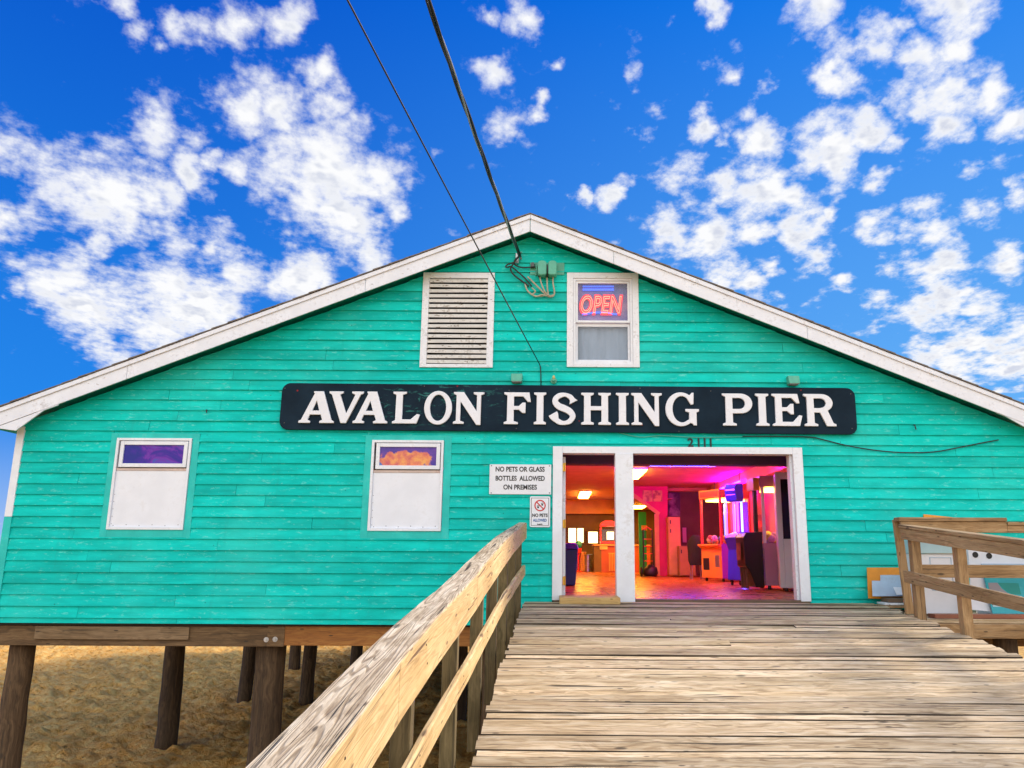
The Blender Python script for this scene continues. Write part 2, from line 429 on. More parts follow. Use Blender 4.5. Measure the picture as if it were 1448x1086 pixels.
# side and back walls
for x0, x1 in ((XL, XL + .12), (XR - .12, XR)):
    MB().box((x0, .14, ZB), (x1, YB, min(wall_top(x0), wall_top(x1)) - .02)).build('side_wall', M['siding'], house)
mb = MB(); zt = wall_top(XL) - .05
mb.prism([(XL, ZB), (XR, ZB), (XR, wall_top(XR)), (XA, ZR - ROOF_T), (XL, wall_top(XL))], 'y', YB, YB + .12)
mb.build('back_wall', M['siding'], house)
# roof slabs with lapped shingle courses on the edge
OV = .30                                        # rake overhang
XEL, XER = -7.95, 7.14
def slab(xa, xe, name):
    mb = MB(); n = 34; rr = random.Random(5 if xa > xe else 6)
    for i in range(n):
        x0 = xa + (xe - xa) * i / n; x1 = xa + (xe - xa) * (i + 1) / n + (.02 if xe > xa else -.02) * (i < n - 1)
        y0 = -OV - .038 + rr.uniform(-.008, .008)
        za, zb_ = roof_z(x0) + .000, roof_z(x1) + .010 + rr.uniform(-.003, .003)
        vs = [(x0, y0, za - .014), (x1, y0, zb_ - .020), (x1, YB + .08, zb_ - .020), (x0, YB + .08, za - .014),
              (x0, y0, za), (x1, y0, zb_), (x1, YB + .08, zb_), (x0, YB + .08, za)]
        mb.hexa(vs)
    r = mb.build(name, M['shingle'], house)
    mb = MB()
    mb.hexa([(xa, -OV + .02, roof_z(xa) - .15), (xe, -OV + .02, roof_z(xe) - .15), (xe, YB + .06, roof_z(xe) - .15), (xa, YB + .06, roof_z(xa) - .15),
             (xa, -OV + .02, roof_z(xa) - .022), (xe, -OV + .02, roof_z(xe) - .022), (xe, YB + .06, roof_z(xe) - .022), (xa, YB + .06, roof_z(xa) - .022)])
    mb.build('soffit', M['teal_trim'], r)
    # rake: lower board and a proud upper strip
    def strip(t, b_, y0, y1, nm, x_s, x_e):
        MB().hexa([(x_s, y0, roof_z(x_s) - b_), (x_e, y0, roof_z(x_e) - b_), (x_e, y1, roof_z(x_e) - b_), (x_s, y1, roof_z(x_s) - b_),
                   (x_s, y0, roof_z(x_s) - t), (x_e, y0, roof_z(x_e) - t), (x_e, y1, roof_z(x_e) - t), (x_s, y1, roof_z(x_s) - t)]).build(nm, M['white_rake'], house, bevel=.004)
    g = .002 if xe > xa else -.002
    jx = [xa + g, xa + (xe - xa) * .16, xa + (xe - xa) * .52, xe] if xe > xa else [xa + g, xa + (xe - xa) * .31, xa + (xe - xa) * .74, xe]
    for p, q in zip(jx, jx[1:]): strip(.085, .275, -OV - .004, -OV + .018, 'rake_board', p + g, q - g)
    strip(.020, .084, -OV - .026, -OV + .018, 'rake_strip', xa + g, xe)
slab(XA, XEL, 'roof'); slab(XA, XER, 'roof')
# boxed eave returns at the lower ends of the rakes
def ret(pts, name='eave_return'):
    MB().prism([(p.x, p.z) for p in pts], 'y', -OV - .001, -OV + .022).build(name, M['white_rake'], house, bevel=.004)
yr = -OV
ret([at(82, 573, yr), at(62, 580, yr), at(22, 609, yr), at(-8, 605, yr), at(-18, 607, yr), Vector((XEL + .02, yr, roof_z(XEL + .02) - .276)), Vector((at(82, 573, yr).x, yr, roof_z(at(82, 573, yr).x) - .277))])
ret([at(1410, 582, yr), Vector((at(1410, 582, yr).x, yr, roof_z(at(1410, 582, yr).x) - .277)), Vector((XER - .02, yr, roof_z(XER - .02) - .276)), at(1484, 612, yr), at(1466, 609, yr), at(1448, 603, yr)])
# floor deck, girder, joists, piles
MB().box((XL + .02, .14, ZB - .02), (XR - .02, YB, FLOOR - .006)).build('floor_structure', M['joist'], house)
mb = MB()
for i in range(30): mb.box((XL + .3 + i * .48, .2, ZB - .20), (XL + .35 + i * .48, YB - .1, ZB - .021))
mb.build('floor_joists', M['joist'], house)
def girder_piece(px0, px1, py0, py1, y0, y1, m):
    a, b = at(px0, py0, y0), at(px1, py1, y0); mb = MB(); mb.cur = random.random()
    mb.box((a.x, y0, b.z), (b.x, y1, a.z)).build('girder', m, house, bevel=.006)
girder_piece(-60, 378, 884, 914.5, .06, .16, M['girder'])
girder_piece(50, 266, 885.5, 905, .03, .058, M['girder_grey'])
girder_piece(379, 401, 884, 914.5, .05, .16, M['girder'])
girder_piece(402.5, 720, 884, 914.5, .06, .16, M['girder_new'])
girder_piece(721, 1500, 884, 914.5, .06, .16, M['girder'])
MB().box((XL + .02, .03, ZB - .03), (XR - .02, .2, ZB - .001)).build('sill_plank', M['joist'], house)
for px, py in ((376.5, 904.5), (389, 904)):
    bl = MB(); c = at(px, py, .05); bl.lathe(c, [(.034, -.004), (.034, .0), (.016, .001)][::-1], 14, 'y'); bl.lathe(c + Vector((0, -.012, 0)), [(.014, -.006), (.014, .02)], 6, 'y')
    bl.build('bolt', M['steel'], house)
def pile(px_t, px_b, py_b, y, r, lean=None):
    top = at(px_t, 905, y); bot = at(px_b, py_b, y)
    t = (-3.6 - top.z) / (bot.z - top.z) if abs(bot.z - top.z) > .1 else 1
    end = top + (bot - top) * t; rr = random.Random(int(px_t * 7))
    zt = ZB - .035
    st = top + (bot - top) * ((zt - top.z) / (bot.z - top.z)); mb = MB(); mb.cur = rr.random()
    n = 9; pts = []; rs = []
    for i in range(n):
        f = i / (n - 1); pts.append(st.lerp(end, f) + Vector((rr.uniform(-.012, .012), rr.uniform(-.012, .012), 0))); rs.append(r * (.96 + .10 * f) * rr.uniform(.97, 1.03))
    mb.tube(pts, rs, 16); mb.build('pile', M['pile'], house, smooth=True)
pile(34, 8, 1086, .34, .165); pile(386, 371, 1086, .375, .20)
pile(248, 235, 1052, 3.6, .17); pile(355, 345, 989, 7.6, .145); pile(440, 430, 1020, 7.6, .145)
pile(419, 416, 947, 12.4, .155); pile(506, 502, 960, 12.4, .155); pile(650, 648, 1000, 5.4, .16); pile(-60, -75, 1000, 3.6, .17)
pile(700, 699, 1086, .36, .18); pile(1100, 1106, 1086, .36, .18); pile(1330, 1345, 1086, .36, .18); pile(960, 960, 1000, 5.4, .16)

# --- lower windows: turquoise casing, white box, awning sash, blanked lower half
def pane_mat(name, stops, scale, rot):
    m, t, b = newmat(name); co = obco(t)
    n = t.noise(t.mapping(co, (1, 1, 1.7), rot=(0, rot, 0)), scale, 7.0, .6, .8)
    t.L.new(t.ramp(n, stops), b.inputs['Base Color']); b.inputs['Roughness'].default_value = .06
    b.inputs['Specular IOR Level'].default_value = .25; return m
M['pane_violet'] = pane_mat('violet_mottled_pane', [(.38, (.012, .012, .24)), (.50, (.045, .008, .30)), (.56, (.15, .015, .36)), (.66, (.02, .08, .42))], 2.1, .5)  # base colour mottled violet and blue
def reflection_pane():  # reflected orange cloud and violet sky painted into the base colour
    m, t, b = newmat('painted_reflection_pane'); co = obco(t)
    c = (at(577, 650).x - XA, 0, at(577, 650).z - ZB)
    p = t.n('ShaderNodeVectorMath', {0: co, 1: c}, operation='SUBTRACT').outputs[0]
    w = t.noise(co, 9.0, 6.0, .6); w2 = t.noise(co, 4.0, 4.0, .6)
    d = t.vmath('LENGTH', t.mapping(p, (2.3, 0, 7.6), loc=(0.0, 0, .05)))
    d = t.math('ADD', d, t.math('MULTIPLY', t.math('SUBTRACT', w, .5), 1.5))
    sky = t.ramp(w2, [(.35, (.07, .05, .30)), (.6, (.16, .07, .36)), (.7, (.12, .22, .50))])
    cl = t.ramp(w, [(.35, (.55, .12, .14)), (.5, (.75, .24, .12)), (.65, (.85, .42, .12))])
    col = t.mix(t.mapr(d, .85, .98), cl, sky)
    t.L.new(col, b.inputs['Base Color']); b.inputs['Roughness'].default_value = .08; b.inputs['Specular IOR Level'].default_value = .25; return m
M['pane_reflection'] = reflection_pane()
def low_window(W, CW, pane, tilt):
    (x0, x1, z0, z1) = W; (a, b, c, d) = CW
    f = MB().frame(a, b, c, d, min(x0 - a, b - x1) + .006, -.026, .004, d - z1 + .004, z0 - c + .004)
    win = f.build('window', M['teal_trim'], house, bevel=.003)
    MB().frame(x0, x1, z0, z1, .035, -.044, .09).build('window_frame', M['white'], win, bevel=.003)
    zs = z1 - .42                                   # meeting line
    MB().box((x0 + .036, -.018, z0 + .036), (x1 - .036, .02, zs - .035)).build('blank_panel', M['white_clean'], win, bevel=.003)
    MB().box((x0 + .036, -.026, zs - .034), (x1 - .036, .03, zs + .0)).build('sill_strip', paint('rusty_strip', (.62, .50, .45), .6, .15, (.3, .15, .1), .5), win, bevel=.002)
    sx0, sx1, sz0, sz1 = x0 + .065, x1 - .045, zs + .012, z1 - .045
    sm = MB().frame(sx0, sx1, sz0, sz1, .052, -.05, -.012); s = sm.build('sash', M['white'], win, bevel=.004)
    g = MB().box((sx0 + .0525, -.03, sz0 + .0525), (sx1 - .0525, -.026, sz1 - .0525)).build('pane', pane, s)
    MB().box((x0 + .036, .03, zs + .001), (x1 - .036, .034, z1 - .036)).build('backing', M['black'], win)
    for i in range(6): MB().lathe((x0 + .08 + i * (x1 - x0 - .16) / 5, -.0175, z0 + .055 + .012 * (i % 2)), [(.006, .004), (.006, -.001), (.003, -.003)], 8, 'y').build('nail_head', M['screw'], win)
    for i in range(5): MB().lathe((x0 + .052, -.0175, z0 + .08 + i * .1), [(.005, .004), (.005, -.001), (.003, -.003)], 8, 'y').build('nail_head', M['screw'], win)
low_window(W1, CW1, M['pane_violet'], 2); low_window(W2, CW2, M['pane_reflection'], 0)

# --- louvered gable vent
x0, x1, z0, z1 = LV
lv = MB().frame(x0, x1, z0, z1, .095, -.05, .05, .085, .05).build('louver_vent', M['white_worn'], house, bevel=.004)
n = 17; hh = (z1 - z0 - .135) / n
for i in range(n):
    zc = z0 + .05 + hh * (i + .5); rr = random.Random(i); dz = rr.uniform(-.004, .004)
    mb = MB(); mb.cur = rr.random()
    mb.hexa([(x0 + .096, -.046, zc - hh * .40 + dz), (x1 - .096, -.046, zc - hh * .40 - dz), (x1 - .096, .045, zc + hh * .45), (x0 + .096, .045, zc + hh * .45),
             (x0 + .096, -.046, zc + hh * .26 + dz), (x1 - .096, -.046, zc + hh * .26 - dz), (x1 - .096, .045, zc + hh * .45 + .012), (x0 + .096, .045, zc + hh * .45 + .012)])
    mb.build('slat', M['louver'], lv, bevel=.003)
MB().box((x0 + .02, .10, z0 + .02), (x1 - .02, .12, z1 - .02)).build('backing', M['black'], lv)

# --- double-hung gable window
x0, x1, z0, z1 = G2
gw = MB().frame(x0, x1, z0, z1, .092, -.046, .05, .085, .055).build('window', M['white_worn'], house, bevel=.004)
ix0, ix1, iz0, iz1 = x0 + .093, x1 - .093, z0 + .056, z1 - .086
MB().frame(ix0, ix1, iz0, iz1, .032, -.03, .06).build('window_frame', M['white'], gw, bevel=.003)
zm = at(850, 456).z
us = MB().frame(ix0 + .033, ix1 - .033, zm - .005, iz1 - .033, .034, -.012, .022).build('sash', M['white'], gw, bevel=.003)
ls = MB().frame(ix0 + .033, ix1 - .033, iz0 + .033, zm - .006, .034, .0245, .056, .05).build('sash', M['white'], gw, bevel=.003)
M['glass'] = glassy('window_glass', (.94, .96, .97))
MB().box((ix0 + .066, .004, zm + .03), (ix1 - .066, .008, iz1 - .066)).build('pane', M['glass'], us)
MB().box((ix0 + .066, .036, iz0 + .066), (ix1 - .066, .040, zm - .055)).build('pane', M['glass'], ls)
def film():
    m, t, b = newmat('violet_window_film'); co = obco(t); n = t.noise(co, 3.0, 5.0)
    t.L.new(t.ramp(n, [(.35, (.10, .12, .42)), (.5, (.25, .16, .48)), (.65, (.40, .26, .50))]), b.inputs['Base Color']); b.inputs['Roughness'].default_value = .4; return m
MB().box((ix0 + .02, .12, zm - .01), (ix1 - .02, .124, iz1)).build('window_film', film(), gw)
cm = paint('grey_curtain', (.30, .36, .46), .8, .12, scale=4, axis=(3, 1, .6))
mb = MB(); N_ = 40
cv = []
for j in range(2):
    for i in range(N_ + 1):
        f = i / N_; cv.append((ix0 + .02 + f * (ix1 - ix0 - .04), .10 + .008 * math.sin(f * 31) + .006 * math.sin(f * 13 + 1), (iz0 + .0, zm - .012)[j]))
mb.add(cv, [(i, i + 1, N_ + 2 + i, N_ + 1 + i) for i in range(N_)]); mb.build('curtain', cm, gw, smooth=True)
MB().box((ix0 - .02, .16, iz0 - .02), (ix1 + .02, .18, iz1 + .02)).build('backing', M['black'], gw)

# --- double doorway
x0, x1, _, z1 = DR
PX0, PX1 = at(870.5, 740).x, at(894, 740).x     # centre post
df = MB()
df.box((x0, -.05, -.60), (x0 + .135, .16, z1)); df.box((x1 - .135, -.05, -.60), (x1, .16, z1))
df.box((x0 + .1355, -.048, z1 - .095), (x1 - .1355, .16, z1))
door = df.build('door_frame', M['white'], house, bevel=.004)
MB().box((PX0, -.06, -.63), (PX1 + .02, .17, z1 - .096)).build('door_post', M['white'], door, bevel=.004)
MB().box((x1 - .17, .02, -.60), (x1 - .136, .16, z1 - .097)).build('jamb', M['white_worn'], door, bevel=.003)
MB().box((x0 + .02, -.045, -.63), (x1 - .02, .17, FLOOR)).build('threshold', M['brown_ply'], door, bevel=.004)
for py in (661, 741, 821):
    c = at(797, py, .10); hb = MB().box((c.x - .012, .06, c.z - .055), (c.x + .022, .14, c.z + .055)); hb.tube([(c.x + .016, .055, c.z - .06), (c.x + .016, .055, c.z + .06)], .012)
    hb.build('hinge', paint('brass_hinge', (.75, .42, .06), .3, .1, metal=.7), door)
dl = at(797, 740, .17)
MB().box((x0 + .137, .18, FLOOR + .01), (x0 + .18, .98, z1 - .12)).build('door_leaf', M['white_worn'], door, bevel=.004)
# ------------------------------------------------------------------ lettering
def arc(cx, cy, rx, ry, a0, a1, n=14):
    return [(cx + rx * math.cos(R(a0 + (a1 - a0) * i / n)), cy + ry * math.sin(R(a0 + (a1 - a0) * i / n))) for i in range(n + 1)]
def s_shape():
    P = [(.80, .70), (.70, .86), (.50, .935), (.28, .87), (.20, .72), (.31, .58), (.50, .50), (.68, .41), (.775, .26), (.67, .10), (.46, .05), (.26, .13), (.13, .34)]
    W = [.30, .16, .125, .165, .19, .205, .215, .205, .19, .165, .125, .17, .31]
    pts = []; ws = []
    for i in range(len(P) - 1):
        p0, p1, p2, p3 = P[max(i-1, 0)], P[i], P[i+1], P[min(i+2, len(P)-1)]
        for k in range(5):
            t = k / 5
            pts.append(tuple(.5 * (2*p1[j] + (p2[j]-p0[j])*t + (2*p0[j]-5*p1[j]+4*p2[j]-p3[j])*t*t + (-p0[j]+3*p1[j]-3*p2[j]+p3[j])*t**3) for j in (0, 1)))
            ws.append(W[i] + (W[i+1] - W[i]) * min(1, t * 1.6))
    pts.append(P[-1]); ws.append(W[-1]); l, r = [], []
    for i, p in enumerate(pts):
        a, b = pts[max(i-1, 0)], pts[min(i+1, len(pts)-1)]; dx, dy = b[0]-a[0], b[1]-a[1]; d = math.hypot(dx, dy)
        nx, ny = -dy/d*ws[i]/2, dx/d*ws[i]/2
        l.append((p[0]+nx, p[1]+ny)); r.append((p[0]-nx, p[1]-ny))
    return [l + r[::-1]]
SH = {
 'A': (1.15, [[(0,0),(0,.06),(.08,.10),(.47,.93),(.44,.95),(.44,1.0),(.76,1.0),(1.07,.10),(1.15,.06),(1.15,0),(.68,0),(.68,.06),(.77,.10),(.71,.26),(.36,.26),(.29,.10),(.38,.06),(.38,0)],
              [(.42,.39),(.655,.39),(.555,.70)]]),
 'V': (1.12, [[(0,1),(0,.94),(.08,.90),(.42,0),(.60,0),(1.03,.90),(1.12,.94),(1.12,1),(.74,1),(.74,.94),(.85,.90),(.585,.30),(.36,.90),(.46,.94),(.46,1)]]),
 'L': (.90, [[(0,0),(0,.06),(.10,.10),(.10,.90),(0,.94),(0,1),(.44,1),(.44,.94),(.32,.90),(.32,.13),(.60,.13),(.80,.30),(.90,.28),(.80,0)]]),
 'O': (.92, [arc(.46,.5,.46,.53,0,352,44), arc(.46,.5,.265,.41,0,352,44)]),
 'N': (1.0, [[(0,0),(0,.06),(.09,.10),(.09,.90),(0,.94),(0,1),(.33,1),(.76,.40),(.76,.90),(.65,.94),(.65,1),(1,1),(1,.94),(.90,.90),(.90,-.03),(.76,-.03),(.23,.70),(.23,.10),(.35,.06),(.35,0)]]),
 'F': (.87, [[(0,0),(0,.06),(.10,.10),(.10,.90),(0,.94),(0,1),(.82,1),(.87,.70),(.77,.70),(.62,.87),(.32,.87),(.32,.57),(.48,.57),(.60,.68),(.70,.68),(.70,.35),(.60,.35),(.48,.45),(.32,.45),(.32,.10),(.46,.06),(.46,0)]]),
 'I': (.41, [[(0,0),(0,.06),(.09,.10),(.09,.90),(0,.94),(0,1),(.41,1),(.41,.94),(.32,.90),(.32,.10),(.41,.06),(.41,0)]]),
 'S': (.92, None),
 'H': (.97, [[(0,0),(0,.06),(.09,.10),(.09,.90),(0,.94),(0,1),(.41,1),(.41,.94),(.31,.90),(.31,.58),(.66,.58),(.66,.90),(.56,.94),(.56,1),(.97,1),(.97,.94),(.88,.90),(.88,.10),(.97,.06),(.97,0),(.56,0),(.56,.06),(.66,.10),(.66,.45),(.31,.45),(.31,.10),(.41,.06),(.41,0)]]),
 'G': (1.08, [arc(.5,.5,.5,.53,56,306,26) + [(.86,.06),(.90,0),(1.0,0),(1.0,.40),(1.08,.44),(1.08,.51),(.64,.51),(.64,.44),(.76,.40),(.76,.19)] + arc(.53,.5,.30,.41,302,58,20) + [(.82,.64),(.91,.66),(.92,1.02),(.86,1.02)]]),
 'P': (.98, [[(0,0),(0,.06),(.10,.10),(.10,.90),(0,.94),(0,1),(.58,1)] + arc(.60,.69,.38,.31,88,-90,16) + [(.33,.38),(.33,.10),(.45,.06),(.45,0)],
              [(.33,.52),(.52,.52)] + arc(.55,.69,.19,.17,-86,90,10) + [(.33,.86)]]),
 'E': (.98, [[(0,0),(0,.06),(.10,.10),(.10,.90),(0,.94),(0,1),(.84,1),(.90,.71),(.80,.70),(.64,.87),(.32,.87),(.32,.58),(.48,.58),(.60,.69),(.70,.69),(.70,.36),(.60,.36),(.48,.46),(.32,.46),(.32,.13),(.66,.13),(.87,.34),(.97,.32),(.88,0)]]),
 'R': (1.03, [[(0,0),(0,.06),(.10,.10),(.10,.90),(0,.94),(0,1),(.56,1)] + arc(.58,.72,.37,.28,88,-58,14) + [(.94,.10),(1.03,.06),(1.03,0),(.72,0),(.52,.42),(.33,.42),(.33,.10),(.44,.06),(.44,0)],
              [(.33,.56),(.52,.56)] + arc(.55,.715,.175,.145,-86,90,10) + [(.33,.86)]]),
}
SH['S'] = (.92, s_shape())
def curve_mesh(name, polys, sx, sz, extrude, bev, m, parent, loc, rot_y=0.0, fill='BOTH', bevel_res=2, shear=0.0):
    """flat outlines in the wall plane turned into one raised mesh"""
    cu = bpy.data.curves.new(name, 'CURVE'); cu.dimensions = '2D'; cu.fill_mode = fill; cu.extrude = extrude; cu.bevel_depth = bev; cu.bevel_resolution = bevel_res; cu.offset = -bev
    for pl in polys:
        sp = cu.splines.new('POLY'); sp.points.add(len(pl) - 1); sp.use_cyclic_u = True
        for q, (x, z) in zip(sp.points, pl): q.co = (x * sx + z * sz * shear, z * sz, 0, 1)
    return curve_to_mesh(cu, name, m, parent, loc, rot_y)
def curve_to_mesh(cu, name, m, parent, loc, rot_y=0.0):
    tmp = bpy.data.objects.new('temp', cu); COL.objects.link(tmp)
    dg = bpy.context.evaluated_depsgraph_get(); me = bpy.data.meshes.new_from_object(tmp.evaluated_get(dg)); bpy.data.objects.remove(tmp)
    me.name = name
    o0 = root_org(parent)
    me.transform(Matrix.Translation(Vector(loc) - o0) @ Matrix.Rotation(rot_y, 4, 'Y') @ Matrix.Rotation(R(90), 4, 'X'))
    me.materials.clear(); me.materials.append(m)
    o = bpy.data.objects.new(name, me); link(o, parent); return o
def text_mesh(name, body, size, m, parent, loc, rot_y=0.0, extrude=.0006, align='CENTER', sx=1.0, offset=0.0, space=1.0):
    cu = bpy.data.curves.new(name, 'FONT'); cu.body = body; cu.size = size; cu.extrude = extrude; cu.align_x = align; cu.align_y = 'CENTER'; cu.offset = offset; cu.space_character = space
    o = curve_to_mesh(cu, name, m, parent, (0, 0, 0), 0)
    o0 = root_org(parent)
    o.data.transform(Matrix.Translation(o0)); o.data.transform(Matrix.Translation(Vector(loc) - o0) @ Matrix.Rotation(rot_y, 4, 'Y') @ Matrix.Diagonal((sx, 1, 1, 1))); return o

# ------------------------------------------------------------------ the big sign
ys = -.075
TL, BL, TR, BR = at(398, 541.5, ys), at(395.5, 607, ys), at(1209.5, 548.5, ys), at(1212, 614.5, ys)
cx, cz = (TL.x + BR.x + BL.x + TR.x) / 4, (TL.z + BR.z + BL.z + TR.z) / 4
hw, hh = (TR.x + BR.x - TL.x - BL.x) / 4, (TL.z + TR.z - BL.z - BR.z) / 4
tilt = math.atan2((TL.z + BL.z) - (TR.z + BR.z), 4 * hw)
sign = thing('pier_sign', 'long dark navy signboard lettered AVALON FISHING PIER on the gable wall', 'sign', (cx, ys, cz))
def rrect(hw, hh, r, n=7):
    return arc(hw-r, hh-r, r, r, 0, 90, n) + arc(-hw+r, hh-r, r, r, 90, 180, n) + arc(-hw+r, -hh+r, r, r, 180, 270, n) + arc(hw-r, -hh+r, r, r, 270, 360, n)
bd = MB().prism(rrect(hw, hh, .12), 'y', 0, .045).build('board', M['sign'], sign, local=True, bevel=.006)
bd.rotation_euler = (0, tilt, 0)
LET = [('A',422.6,472.5),('V',463.8,512.5),('A',499,548),('L',554.6,593.7),('O',599.2,638.7),('N',640.7,684),('F',712.3,750.3),('I',754.7,772),('S',776,816),('H',821.7,863.8),('I',871,889.3),('N',892.8,936.3),('G',941,988.5),('P',1021.9,1064.5),('I',1069,1087.7),('E',1092.3,1135),('R',1137.3,1182)]
for ch, pa, pb in LET:
    f = (pa - 422.6) / 760.0
    a, b = at(pa, 598.3 + 5.0 * f, ys), at(pb, 598.3 + 5.0 * f, ys); top = at(pa, 553.6 + 4.2 * f, ys)
    w, polys = SH[ch]
    curve_mesh('letter', polys, (b.x - a.x) / w, top.z - a.z, .012, .007, M['letter'], sign, (a.x, ys - .0165, a.z), tilt)
for px, py in ((403, 549), (402, 598), (600, 546), (720, 552), (905, 549), (1005, 553), (1203, 557), (1205, 606), (730, 606), (960, 610)):
    MB().lathe(at(px, py, ys), [(.009, .003), (.009, -.003), (.005, -.005)], 8, 'y').build('screw_head', M['screw'], sign)
# ledger strip of painted boards right under the sign
mb = MB(); a, b = at(586, 612, -.03), at(1215, 617, -.03)
num = thing('house_number', 'dark green numerals 2111 on the wall above the wide doorway', 'house number', at(990, 626, -.032))
for ch, px in (('2', 976.5), ('1', 988), ('1', 996.5), ('1', 1005)):
    text_mesh('numeral', ch, .17, M['dark_text'], num, at(px, 626.5, -.031), extrude=.004, offset=.004)

# ------------------------------------------------------------------ notice boards beside the door
p0, p1 = at(692.5, 656.5, -.045), at(779.3, 699.3, -.045)
ns = thing('notice_sign', 'white notice reading no pets or glass bottles allowed on premises', 'sign', ((p0.x+p1.x)/2, -.045, (p0.z+p1.z)/2))
MB().box((p0.x, -.045, p1.z), (p1.x, -.036, p0.z)).build('plate', M['plate'], ns, bevel=.003)
pxm = (p0.x + p1.x) / 2
def fit_text(par, body, px, py, y, wpx, size, m, off=.002):
    t = text_mesh('lettering', body, size, m, par, (0, 0, 0), offset=off)
    V_ = t.data.vertices; xs = [v.co.x for v in V_]; zs_ = [v.co.z for v in V_]; c = at(px, py, y); o0 = root_org(par)
    k = wpx / 101.4 / (max(xs) - min(xs)); mx, mz = (max(xs)+min(xs))/2, (max(zs_)+min(zs_))/2
    ym = max(v.co.y for v in V_)
    for v in V_: v.co.x = (v.co.x - mx) * k + c.x - o0.x; v.co.z = v.co.z - mz + c.z - o0.z; v.co.y = v.co.y - ym + y - o0.y
    return t
for body, py, w in (('NO PETS OR GLASS', 663.5, 69), ('BOTTLES  ALLOWED', 676.3, 69), ('ON PREMISES', 688.8, 47)):
    fit_text(ns, body, 735.5, py, -.0462, w, .092, M['black_text'], .0025)
for px, py in ((695, 658.5), (777, 658.8), (694.5, 697), (777, 697)): MB().lathe(at(px, py, -.045), [(.008, .002), (.008, -.003), (.004, -.004)], 8, 'y').build('screw_head', M['screw'], ns)
p0, p1 = at(749.5, 701.8, -.04), at(777.8, 745.5, -.04)
cx2, cz2 = (p0.x + p1.x) / 2, (p0.z + p1.z) / 2; w2, h2 = (p1.x - p0.x) / 2, (p0.z - p1.z) / 2
ps = thing('no_pets_sign', 'small white no pets sign with a red crossed ring below the notice', 'sign', (cx2, -.04, cz2))
MB().prism([(cx2 + x, cz2 + z) for x, z in rrect(w2, h2, .02, 4)], 'y', -.04, -.034).build('plate', M['plate'], ps, bevel=.002)
fr = MB().frame(cx2 - w2 + .018, cx2 + w2 - .018, cz2 - h2 + .02, cz2 + h2 - .02, .006, -.0412, -.0402); fr.build('border', M['black_text'], ps)
rc = Vector((cx2, 0, cz2 + h2 * .40)); rr_ = .078
ring = [(rc.x + q[0], rc.z + q[1]) for q in arc(0, 0, rr_, rr_, 0, 353, 40)]; ring2 = [(rc.x + q[0], rc.z + q[1]) for q in arc(0, 0, rr_ - .016, rr_ - .016, 0, 353, 40)]
mb = MB(); n = len(ring)
mb.add([(x, -.0425, z) for x, z in ring] + [(x, -.0425, z) for x, z in ring2], [(i, (i+1) % n, n + (i+1) % n, n + i) for i in range(n)])
d = (rr_ - .017) * .7071; q = .0055
mb.add([(rc.x - d - q, -.0425, rc.z + d - q), (rc.x - d + q, -.0425, rc.z + d + q), (rc.x + d + q, -.0425, rc.z - d + q), (rc.x + d - q, -.0425, rc.z - d - q)], [(0, 1, 2, 3)])
mb.build('prohibition_ring', M['red'], ps)
mb = MB()
for dx, dz, s in ((-.026, -.018, 1.0), (.030, .016, 1.0)):
    for (ex, ez, rx, rz) in ((0, -.006, .013, .013), (-.013, .012, .005, .007), (0, .018, .005, .007), (.013, .012, .005, .007)):
        pl = arc(rc.x + dx + ex * s, rc.z + dz + ez * s, rx * s, rz * s, 0, 340, 12)
        mb.add([(x, -.0417, z) for x, z in pl], [tuple(range(len(pl)))])
mb.build('paw_print', M['black_text'], ps)
fit_text(ps, 'NO PETS', 763.5, 728.6, -.0415, 21.5, .062, M['black_text'])
fit_text(ps, 'ALLOWED', 763.3, 735.6, -.0415, 19, .052, M['blue_text'])
fit_text(ps, 'inside', 763.5, 741.2, -.0415, 8, .025, M['black_text'], .001)

# ------------------------------------------------------------------ neon sign in the gable window
c = at(850.5, 429.5, .03)
neon = thing('neon_open_sign', 'red neon OPEN sign hanging in the upper gable window', 'neon sign', (c.x, .10, c.z))
M['neon_red'] = glow('neon_red_backing', (1.0, .0, .025), .95)
M['neon_line'] = glow('neon_pink_tube', (1.0, .30, .18), 1.45)
M['neon_blue'] = glow('neon_blue_tube', (.06, .16, 1.0), .9)
def open_text(nm, m, off, extr, bev, y, fill='BOTH'):
    cu = bpy.data.curves.new(nm, 'FONT'); cu.body = 'OPEN'; cu.size = .38; cu.shear = .22; cu.align_x = 'CENTER'; cu.align_y = 'CENTER'
    cu.fill_mode = fill; cu.extrude = extr; cu.bevel_depth = bev; cu.bevel_resolution = 1; cu.offset = off; cu.space_character = 1.08
    o = curve_to_mesh(cu, nm, m, neon, (c.x, y, c.z)); o0 = root_org(neon)
    V_ = o.data.vertices; xs = [v.co.x for v in V_]; mx = (max(xs) + min(xs)) / 2
    k = ((883 - 816) / 101.4 * .98 - (0 if off > 0 else .045)) / (max(xs) - min(xs))
    kz = (.325 if off > 0 else .275) / (max(v.co.z for v in V_) - min(v.co.z for v in V_)); mz = (max(v.co.z for v in V_) + min(v.co.z for v in V_)) / 2
    for v in V_: v.co.x = (v.co.x - mx) * k; v.co.z = (v.co.z - mz) * kz
    return o
open_text('letter_glow', M['neon_red'], .022, .004, 0, .085)
open_text('neon_letters', M['neon_line'], 0.0, .0, .0075, .072, 'NONE')
MB().tube([at(824, 409.5, .09), at(868, 409.5, .09)], .018, 8).tube([at(824, 405, .09), at(868, 405, .09)], .012, 8).build('neon_bar', M['neon_blue'], neon)
MB().tube([at(823 + i * 5.5, 444.5 - 2.5 * math.sin(i / 9 * math.pi) * (1 if 1 < i < 8 else .3), .09) for i in range(10)], .014, 8).build('neon_bar', M['neon_blue'], neon)
